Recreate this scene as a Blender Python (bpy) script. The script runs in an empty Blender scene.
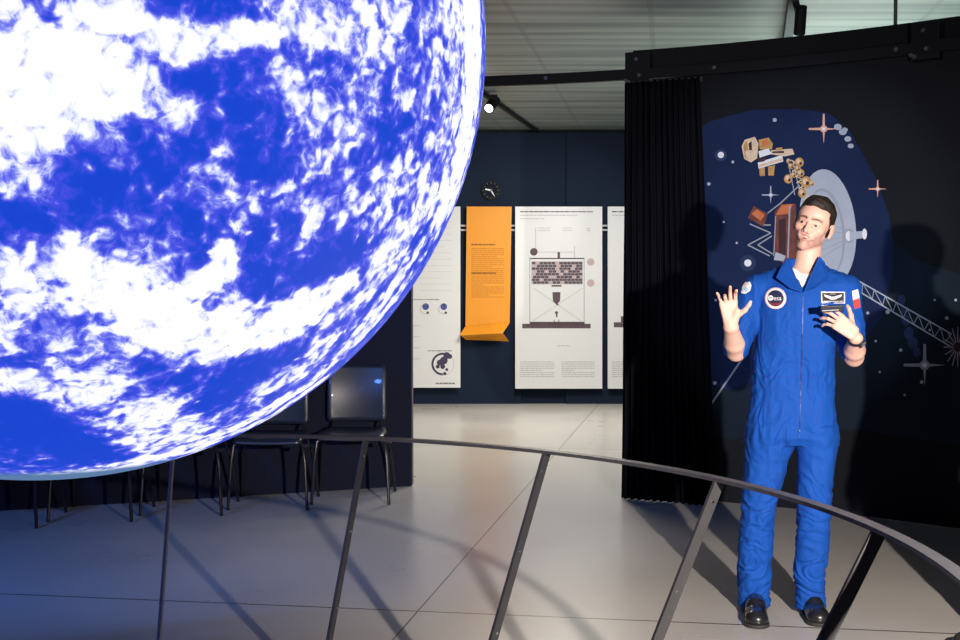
import bpy, bmesh, math, random
import numpy as np
from mathutils import Vector, Matrix
random.seed(4)
C = bpy.context.scene.collection
S = bpy.context.scene
PI = math.pi

# ------------------------------------------------------------------ camera, world, lights, exposure
EYE = 1.5
FPX = 1189.0
PITCH = math.atan((320 - 277.6) / FPX)
cam = bpy.data.cameras.new('camera'); cam.sensor_width = 36; cam.lens = FPX * 36 / 960
cam.clip_end = 100
co = bpy.data.objects.new('camera', cam); C.objects.link(co)
co.location = (0, 0, EYE); co.rotation_euler = (PI / 2 - PITCH, 0, 0)
S.camera = co
S.view_settings.view_transform = 'Standard'; S.view_settings.look = 'None'
S.view_settings.exposure = 0.0; S.view_settings.gamma = 1.0; S.view_settings.use_curve_mapping = False
w = bpy.data.worlds.new('world'); S.world = w; w.use_nodes = True
w.node_tree.nodes['Background'].inputs[0].default_value = (0.10, 0.16, 0.24, 1)
w.node_tree.nodes['Background'].inputs[1].default_value = 0.2

def lamp(name, kind, loc, energy, col, target=None, size=0.1, spot=None, blend=0.3, sizey=None):
    l = bpy.data.lights.new(name, kind); l.energy = energy; l.color = col
    if kind == 'AREA':
        l.size = size
        if sizey: l.shape = 'RECTANGLE'; l.size_y = sizey
    else: l.shadow_soft_size = size
    if spot: l.spot_size = math.radians(spot); l.spot_blend = blend
    o = bpy.data.objects.new(name, l); C.objects.link(o); o.location = loc
    if target is not None:
        o.rotation_euler = (Vector(target) - Vector(loc)).to_track_quat('-Z', 'Y').to_euler()
    return o
# hand-held video lamp beside the camera, head high: throws the crisp shadows of rail and man
lamp('video_light', 'SPOT', (1.50, 1.12, 1.66), 1480, (1.0, 0.88, 0.78), target=(1.45, 4.8, 0.55), size=0.03, spot=76, blend=1.0)
lamp('floor_fill_light', 'SPOT', (1.3, 7.0, 3.2), 25, (1.0, 0.86, 0.70), target=(0.9, 5.9, 0.0), size=0.15, spot=62, blend=0.9)  # unseen overhead fill, added to warm and brighten the middle of the floor
# gallery lights over the far wall
lamp('gallery_light', 'AREA', (0.9, 11.6, 2.9), 80, (1.0, 0.96, 0.88), target=(0.6, 12.6, 0.0), size=0.6, sizey=0.6)
lamp('gallery_light', 'AREA', (0.7, 10.2, 2.9), 50, (1.0, 0.92, 0.78), target=(0.5, 9.7, 0.0), size=1.0, sizey=1.0)
lamp('gallery_light', 'SPOT', (2.6, 11.0, 3.0), 75, (1.0, 0.98, 0.98), target=(0.5, 14.0, 0.9), size=0.05, spot=70, blend=0.6)
lamp('gallery_light', 'SPOT', (0.6, 12.4, 3.0), 110, (1.0, 0.92, 0.74), target=(0.6, 12.6, 0.0), size=0.2, spot=75, blend=0.9)
lamp('gallery_light', 'SPOT', (1.55, 13.55, 2.85), 14, (1.0, 0.96, 0.9), target=(-0.35, 14.0, 0.85), size=0.03, spot=60, blend=0.8)
# soft light washing the ceiling beyond the banner, unseen blue fill added for the left floor and chairs
lamp('ceiling_wash', 'AREA', (3.0, 8.9, 2.4), 33, (0.86, 1.0, 0.92), target=(1.7, 8.5, 3.4), size=3.0, sizey=0.6)
lamp('ceiling_wash', 'AREA', (0.3, 10.5, 1.9), 1.5, (0.75, 0.92, 1.0), target=(0.4, 11.0, 3.4), size=1.5, sizey=0.6)
lamp('blue_fill_light', 'SPOT', (-3.4, 3.4, 3.1), 430, (0.10, 0.27, 1.0), target=(-1.5, 7.2, 0.3), size=0.3, spot=62, blend=0.8)
lamp('blue_fill_light', 'SPOT', (-2.4, 0.2, 3.1), 60, (0.16, 0.34, 1.0), target=(-1.7, 4.9, 0.0), size=0.3, spot=44, blend=0.8)
lamp('banner_light', 'SPOT', (0.6, 3.4, 3.15), 260, (0.75, 0.85, 1.0), target=(1.95, 7.6, 1.8), size=0.05, spot=29, blend=0.5)

# ------------------------------------------------------------------ helpers
def ray(px, py):
    a = (px - 480) / FPX; b = (320 - py) / FPX
    return Vector((a, math.cos(PITCH) + math.sin(PITCH) * b, -math.sin(PITCH) + math.cos(PITCH) * b))
def at_floor(px, py, z=0.0):
    r = ray(px, py); t = (z - EYE) / r.z
    return Vector((r.x * t, r.y * t, z))

def mat(name, col, rough=0.6, metal=0.0, noise=0.0, nscale=20, bump=0.0, bscale=None, spec=0.5, emit=None, estr=0, coat=0):
    m = bpy.data.materials.new(name); m.use_nodes = True
    nt = m.node_tree; b = nt.nodes['Principled BSDF']
    b.inputs['Roughness'].default_value = rough; b.inputs['Metallic'].default_value = metal
    b.inputs['Specular IOR Level'].default_value = spec
    b.inputs['Coat Weight'].default_value = coat
    tc = nt.nodes.new('ShaderNodeTexCoord')
    n = nt.nodes.new('ShaderNodeTexNoise'); n.inputs['Scale'].default_value = nscale; n.inputs['Detail'].default_value = 5
    nt.links.new(tc.outputs['Object'], n.inputs['Vector'])
    r = nt.nodes.new('ShaderNodeMapRange'); r.inputs[3].default_value = 1 - noise; r.inputs[4].default_value = 1 + noise
    nt.links.new(n.outputs['Fac'], r.inputs[0])
    mx = nt.nodes.new('ShaderNodeVectorMath'); mx.operation = 'SCALE'; mx.inputs[0].default_value = col
    nt.links.new(r.outputs[0], mx.inputs['Scale']); nt.links.new(mx.outputs[0], b.inputs['Base Color'])
    if bump:
        n2 = nt.nodes.new('ShaderNodeTexNoise'); n2.inputs['Scale'].default_value = bscale or nscale * 3
        nt.links.new(tc.outputs['Object'], n2.inputs['Vector'])
        bp = nt.nodes.new('ShaderNodeBump'); bp.inputs['Strength'].default_value = bump; bp.inputs['Distance'].default_value = 0.01
        nt.links.new(n2.outputs['Fac'], bp.inputs['Height']); nt.links.new(bp.outputs[0], b.inputs['Normal'])
    if emit:
        b.inputs['Emission Color'].default_value = (*emit, 1); b.inputs['Emission Strength'].default_value = estr
    return m

def link(name, me, parent=None, mats=()):
    o = bpy.data.objects.new(name, me); C.objects.link(o)
    for m in mats: me.materials.append(m)
    if parent is not None: o.parent = parent
    return o
def tag(o, label, cat, group=None, kind=None):
    o['label'] = label; o['category'] = cat
    if group: o['group'] = group
    if kind: o['kind'] = kind
    return o
def thing(name, label, cat, loc=(0, 0, 0), rz=0, group=None):
    o = bpy.data.objects.new(name, None); C.objects.link(o); o.empty_display_size = 0.1
    o.location = loc; o.rotation_euler = (0, 0, rz)
    return tag(o, label, cat, group)
def copy_tree(o, parent=None):
    c = o.copy(); C.objects.link(c)
    if parent is not None: c.parent = parent
    for ch in list(o.children): copy_tree(ch, c)
    return c

class MB:
    def __init__(s): s.v = []; s.f = []; s.m = []; s.c = []
    def add(s, vs, fs, m=0):
        k = len(s.v); s.v += [tuple(v) for v in vs]
        for f in fs: s.f.append([k + i for i in f]); s.m.append(m)
    def box(s, lo, hi, m=0, M=None):
        x0, y0, z0 = lo; x1, y1, z1 = hi
        vs = [Vector(p) for p in ((x0,y0,z0),(x1,y0,z0),(x1,y1,z0),(x0,y1,z0),(x0,y0,z1),(x1,y0,z1),(x1,y1,z1),(x0,y1,z1))]
        if M is not None: vs = [M @ v for v in vs]
        s.add(vs, [(0,3,2,1),(4,5,6,7),(0,1,5,4),(1,2,6,5),(2,3,7,6),(3,0,4,7)], m)
    def sweep(s, pts, prof, m=0, closed=False, up=(0, 0, 1), caps=True):
        """prof: list of (side, up) offsets"""
        pts = [Vector(p) for p in pts]; n = len(pts); k = len(prof); vs = []; up = Vector(up)
        for i, p in enumerate(pts):
            a = pts[(i - 1) % n] if (closed or i > 0) else p
            b = pts[(i + 1) % n] if (closed or i < n - 1) else p
            t = (b - a).normalized(); sd = t.cross(up)
            if sd.length < 1e-4: sd = t.cross(Vector((1, 0, 0)))
            sd.normalize(); u = sd.cross(t)
            for q in prof:
                q0, q1 = q
                vs.append(p + sd * q0 + u * q1)
        fs = []
        for i in range(n if closed else n - 1):
            j = (i + 1) % n
            for a in range(k):
                b = (a + 1) % k
                fs.append((i*k+a, j*k+a, j*k+b, i*k+b))
        if not closed and caps:
            fs.append(tuple(range(k))); fs.append(tuple(reversed(range((n-1)*k, n*k))))
        s.add(vs, fs, m)
    def tube(s, pts, r, m=0, seg=10, closed=False):
        s.sweep(pts, [(r * math.cos(2*PI*a/seg), r * math.sin(2*PI*a/seg)) for a in range(seg)], m, closed)
    def bar(s, a, b, wx, wy, m=0, up=(0,0,1)):
        s.sweep([a, b], [(-wx/2,-wy/2),(wx/2,-wy/2),(wx/2,wy/2),(-wx/2,wy/2)], m, up=up)
    def disc(s, c, r, h, m=0, axis=(0, 0, 1), seg=24):
        c = Vector(c); a = Vector(axis).normalized()
        s.tube([c, c + a * h], r, m, seg)
    def build(s, name, mats, parent=None, smooth=False, bevel=0):
        me = bpy.data.meshes.new(name); me.from_pydata(s.v, [], s.f)
        if not isinstance(mats, (list, tuple)): mats = [mats]
        for mm in mats: me.materials.append(mm)
        me.polygons.foreach_set('material_index', s.m)
        bm = bmesh.new(); bm.from_mesh(me); bmesh.ops.recalc_face_normals(bm, faces=bm.faces)
        if bevel: bmesh.ops.bevel(bm, geom=bm.edges[:], offset=bevel, segments=2, affect='EDGES', profile=0.5)
        bm.to_mesh(me); bm.free()
        if smooth:
            me.polygons.foreach_set('use_smooth', [True] * len(me.polygons))
            try: me.set_sharp_from_angle(angle=math.radians(35))
            except Exception: pass
        me.update()
        return link(name, me, parent)
def structure(name, mb, m, **k):
    o = mb.build(name, m, **k); o['kind'] = 'structure'; return o

# ------------------------------------------------------------------ materials of the setting
def floor_material():
    m = mat('polished_concrete', (0.36, 0.32, 0.28), rough=0.3, spec=0.5)
    nt = m.node_tree; b = nt.nodes['Principled BSDF']
    tc = nt.nodes.new('ShaderNodeTexCoord')
    def noise(scale, det=6):
        n = nt.nodes.new('ShaderNodeTexNoise'); n.inputs['Scale'].default_value = scale; n.inputs['Detail'].default_value = det
        nt.links.new(tc.outputs['Object'], n.inputs['Vector']); return n
    n1 = noise(1.3); n2 = noise(30)
    mul = nt.nodes.new('ShaderNodeMath'); mul.operation = 'MULTIPLY_ADD'; mul.inputs[1].default_value = 0.35; mul.inputs[2].default_value = 0
    nt.links.new(n2.outputs['Fac'], mul.inputs[0])
    ad = nt.nodes.new('ShaderNodeMath'); ad.operation = 'ADD'
    nt.links.new(n1.outputs['Fac'], ad.inputs[0]); nt.links.new(mul.outputs[0], ad.inputs[1])
    cr = nt.nodes.new('ShaderNodeValToRGB')
    cr.color_ramp.elements[0].position = 0.35; cr.color_ramp.elements[0].color = (0.42, 0.40, 0.38, 1)
    cr.color_ramp.elements[1].position = 1.0; cr.color_ramp.elements[1].color = (0.50, 0.48, 0.45, 1)
    nt.links.new(ad.outputs[0], cr.inputs[0])
    # control joints: two families of thin grooves
    sx = nt.nodes.new('ShaderNodeSeparateXYZ'); nt.links.new(tc.outputs['Object'], sx.inputs[0])
    def family(ax, ay, off, period, wdt):
        d = nt.nodes.new('ShaderNodeVectorMath'); d.operation = 'DOT_PRODUCT'; d.inputs[1].default_value = (ax, ay, 0)
        nt.links.new(tc.outputs['Object'], d.inputs[0])
        a = nt.nodes.new('ShaderNodeMath'); a.operation = 'ADD'; a.inputs[1].default_value = off
        nt.links.new(d.outputs['Value'], a.inputs[0])
        p = nt.nodes.new('ShaderNodeMath'); p.operation = 'PINGPONG'; p.inputs[1].default_value = period / 2
        nt.links.new(a.outputs[0], p.inputs[0])
        l = nt.nodes.new('ShaderNodeMath'); l.operation = 'LESS_THAN'; l.inputs[1].default_value = wdt
        nt.links.new(p.outputs[0], l.inputs[0]); return l
    u = Vector((0.1465, 0.989, 0)); o1 = u.dot(Vector((-0.28, 5.30, 0)))
    v = Vector((0.982, -0.189, 0)); o2 = v.dot(Vector((-0.28, 5.30, 0)))
    f1 = family(u.x, u.y, -o1 , 5.2, 0.006); f2 = family(v.x, v.y, -o2, 5.2, 0.0035)
    mx = nt.nodes.new('ShaderNodeMath'); mx.operation = 'MAXIMUM'
    nt.links.new(f1.outputs[0], mx.inputs[0]); nt.links.new(f2.outputs[0], mx.inputs[1])
    mc = nt.nodes.new('ShaderNodeMix'); mc.data_type = 'RGBA'
    nt.links.new(mx.outputs[0], mc.inputs[0]); nt.links.new(cr.outputs[0], mc.inputs[6]); mc.inputs[7].default_value = (0.06, 0.055, 0.05, 1)
    nt.links.new(mc.outputs[2], b.inputs['Base Color'])
    rr = nt.nodes.new('ShaderNodeMapRange'); rr.inputs[3].default_value = 0.22; rr.inputs[4].default_value = 0.38
    nt.links.new(n1.outputs['Fac'], rr.inputs[0]); nt.links.new(rr.outputs[0], b.inputs['Roughness'])
    return m
def ceiling_material():
    m = mat('metal_ceiling_panels', (0.3, 0.32, 0.3), rough=0.5, metal=0.0)
    nt = m.node_tree; b = nt.nodes['Principled BSDF']
    tc = nt.nodes.new('ShaderNodeTexCoord')
    sx = nt.nodes.new('ShaderNodeSeparateXYZ'); nt.links.new(tc.outputs['Object'], sx.inputs[0])
    mp = nt.nodes.new('ShaderNodeMapping'); mp.inputs['Scale'].default_value = (0.3, 6.0, 1.0)
    nt.links.new(tc.outputs['Object'], mp.inputs[0])
    n = nt.nodes.new('ShaderNodeTexNoise'); n.inputs['Scale'].default_value = 1.0; n.inputs['Detail'].default_value = 3
    nt.links.new(mp.outputs[0], n.inputs['Vector'])
    cr = nt.nodes.new('ShaderNodeValToRGB')
    cr.color_ramp.elements[0].position = 0.35; cr.color_ramp.elements[0].color = (0.15, 0.19, 0.19, 1)
    cr.color_ramp.elements[1].position = 0.65; cr.color_ramp.elements[1].color = (0.35, 0.41, 0.385, 1)
    nt.links.new(n.outputs['Fac'], cr.inputs[0])
    # lamella grooves along x every 12 cm and long seams running to the back
    p = nt.nodes.new('ShaderNodeMath'); p.operation = 'PINGPONG'; p.inputs[1].default_value = 0.11
    nt.links.new(sx.outputs['Y'], p.inputs[0])
    l = nt.nodes.new('ShaderNodeMath'); l.operation = 'LESS_THAN'; l.inputs[1].default_value = 0.022; nt.links.new(p.outputs[0], l.inputs[0])
    d = nt.nodes.new('ShaderNodeVectorMath'); d.operation = 'DOT_PRODUCT'; d.inputs[1].default_value = (1, -0.16, 0); nt.links.new(tc.outputs['Object'], d.inputs[0])
    a = nt.nodes.new('ShaderNodeMath'); a.operation = 'ADD'; a.inputs[1].default_value = 1.06; nt.links.new(d.outputs['Value'], a.inputs[0])
    p2 = nt.nodes.new('ShaderNodeMath'); p2.operation = 'PINGPONG'; p2.inputs[1].default_value = 0.46; nt.links.new(a.outputs[0], p2.inputs[0])
    l2 = nt.nodes.new('ShaderNodeMath'); l2.operation = 'LESS_THAN'; l2.inputs[1].default_value = 0.018; nt.links.new(p2.outputs[0], l2.inputs[0])
    m1 = nt.nodes.new('ShaderNodeMix'); m1.data_type = 'RGBA'; m1.inputs[7].default_value = (0.10, 0.12, 0.12, 1)
    q = nt.nodes.new('ShaderNodeMath'); q.operation = 'MULTIPLY'; q.inputs[1].default_value = 0.3; nt.links.new(l.outputs[0], q.inputs[0])
    nt.links.new(q.outputs[0], m1.inputs[0]); nt.links.new(cr.outputs[0], m1.inputs[6])
    m2 = nt.nodes.new('ShaderNodeMix'); m2.data_type = 'RGBA'; m2.inputs[7].default_value = (0.13, 0.16, 0.16, 1)
    q2 = nt.nodes.new('ShaderNodeMath'); q2.operation = 'MULTIPLY'; q2.inputs[1].default_value = 0.4; nt.links.new(l2.outputs[0], q2.inputs[0])
    nt.links.new(q2.outputs[0], m2.inputs[0]); nt.links.new(m1.outputs[2], m2.inputs[6])
    nt.links.new(m2.outputs[2], b.inputs['Base Color'])
    return m
M_floor = floor_material(); M_ceil = ceiling_material()
M_wall = mat('dark_slate_paint', (0.012, 0.020, 0.042), rough=0.7, noise=0.12, nscale=3, spec=0.08)
M_part = mat('black_felt_partition', (0.010, 0.013, 0.03), rough=0.8, spec=0.1, noise=0.2, nscale=60, bump=0.2)
M_black = mat('black_paint', (0.006, 0.007, 0.011), rough=0.6, spec=0.2, noise=0.2)
M_blackcloth = mat('black_molton', (0.006, 0.006, 0.010), rough=0.95, noise=0.3, nscale=90, spec=0.04)
M_steel = mat('dark_steel', (0.09, 0.09, 0.10), rough=0.38, metal=0.7, noise=0.2, nscale=12)
M_chrome = mat('bright_steel', (0.7, 0.7, 0.72), rough=0.2, metal=1.0)
M_white = mat('white_board', (0.78, 0.79, 0.80), rough=0.6, noise=0.02)
M_orange = mat('orange_board', (0.85, 0.32, 0.012), rough=0.55, noise=0.03)
M_ink = mat('grey_ink', (0.18, 0.17, 0.19), rough=0.7)
M_lightink = mat('pale_grey_ink', (0.50, 0.50, 0.52), rough=0.7)
M_purple = mat('purple_brown_ink', (0.11, 0.07, 0.09), rough=0.7, noise=0.5, nscale=40)
M_brownink = mat('brown_ink', (0.30, 0.13, 0.02), rough=0.7)
M_blueink = mat('blue_ink', (0.07, 0.09, 0.32), rough=0.7, noise=0.5, nscale=30)
M_rose = mat('rose_ink', (0.55, 0.42, 0.42), rough=0.7)

# ------------------------------------------------------------------ the room
CEIL = 3.25
m = MB(); m.add([(-9,-4,0),(9,-4,0),(9,17,0),(-9,17,0)], [(0,1,2,3)]); structure('floor', m, M_floor)
m = MB(); m.box((-9,-4,CEIL),(9,17,CEIL+0.1)); structure('ceiling', m, M_ceil)
YB = 14.09
# far wall: dark panels a little lower than the ceiling
slope = 0.0
def back_y(x): return YB + slope * x
m = MB()
for i, (xa, xb) in enumerate([(-9,-3.2),(-3.2,-1.2),(-1.2,0.49),(0.49,1.02),(1.02,4.0),(4.0,9)]):
    o = 0.0 if i != 3 else 0.03
    m.box((xa, 0, 0), (xb - 0.004, 0.15, 3.21), M=Matrix(((1,0,0,0),(slope,1,0,YB+o),(0,0,1,0),(0,0,0,1))))
structure('wall_back', m, M_wall)
M_far = mat('grey_plaster', (0.10, 0.11, 0.12), rough=0.8, noise=0.1)
m = MB(); m.box((-9,16.9,0),(9,17,CEIL)); structure('wall_far', m, M_far)
m = MB(); m.box((-9,-4,0),(-8.9,17,CEIL)); structure('wall_left', m, M_wall)
m = MB(); m.box((8.9,-4,0),(9,17,CEIL)); structure('wall_right', m, M_wall)
m = MB(); m.box((-9,-4,0),(9,-3.9,CEIL)); structure('wall_front', m, M_wall)

# partition behind the chairs
pa = Vector((-0.49, 8.52, 0)); pb = Vector((-3.09, 7.60, 0)); pd = (pb - pa).normalized(); pn = Vector((pd.y, -pd.x, 0))
if pn.y < 0: pn = -pn
pend = pa + pd * 6.4
m = MB(); q = [pa, pend, pend + pn * 0.10, pa + pn * 0.10]
m.add([*q, *[p + Vector((0, 0, 2.6)) for p in q]], [(0,3,2,1),(4,5,6,7),(0,1,5,4),(1,2,6,5),(2,3,7,6),(3,0,4,7)])
part = m.build('partition_wall', M_part)
tag(part, 'free-standing dark partition wall behind the row of black chairs', 'partition')
m = MB(); e = pa - pd * 0.002
m.bar(e + pn*0.05 - pd*0.003 + Vector((0,0,0.01)), e + pn*0.05 - pd*0.003 + Vector((0,0,2.6)), 0.012, 0.1, up=pn)
me_ = m.build('edge_trim', mat('brown_edge', (0.12, 0.10, 0.12), rough=0.4), part); me_['label'] = 'brownish end strip of the partition'
# white strip painted in for the light gap at the foot of the partition
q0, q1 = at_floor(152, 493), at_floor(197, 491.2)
m = MB(); m.bar(q0 + Vector((0,0,.02)), q1 + Vector((0,0,.02)), 0.03, 0.035); o = m.build('light_gap_strip', mat('light_gap_strip', (.7,.72,.75), rough=.5)); tag(o, 'short white strip standing in for the light gap at the foot of the partition', 'strip')

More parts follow.
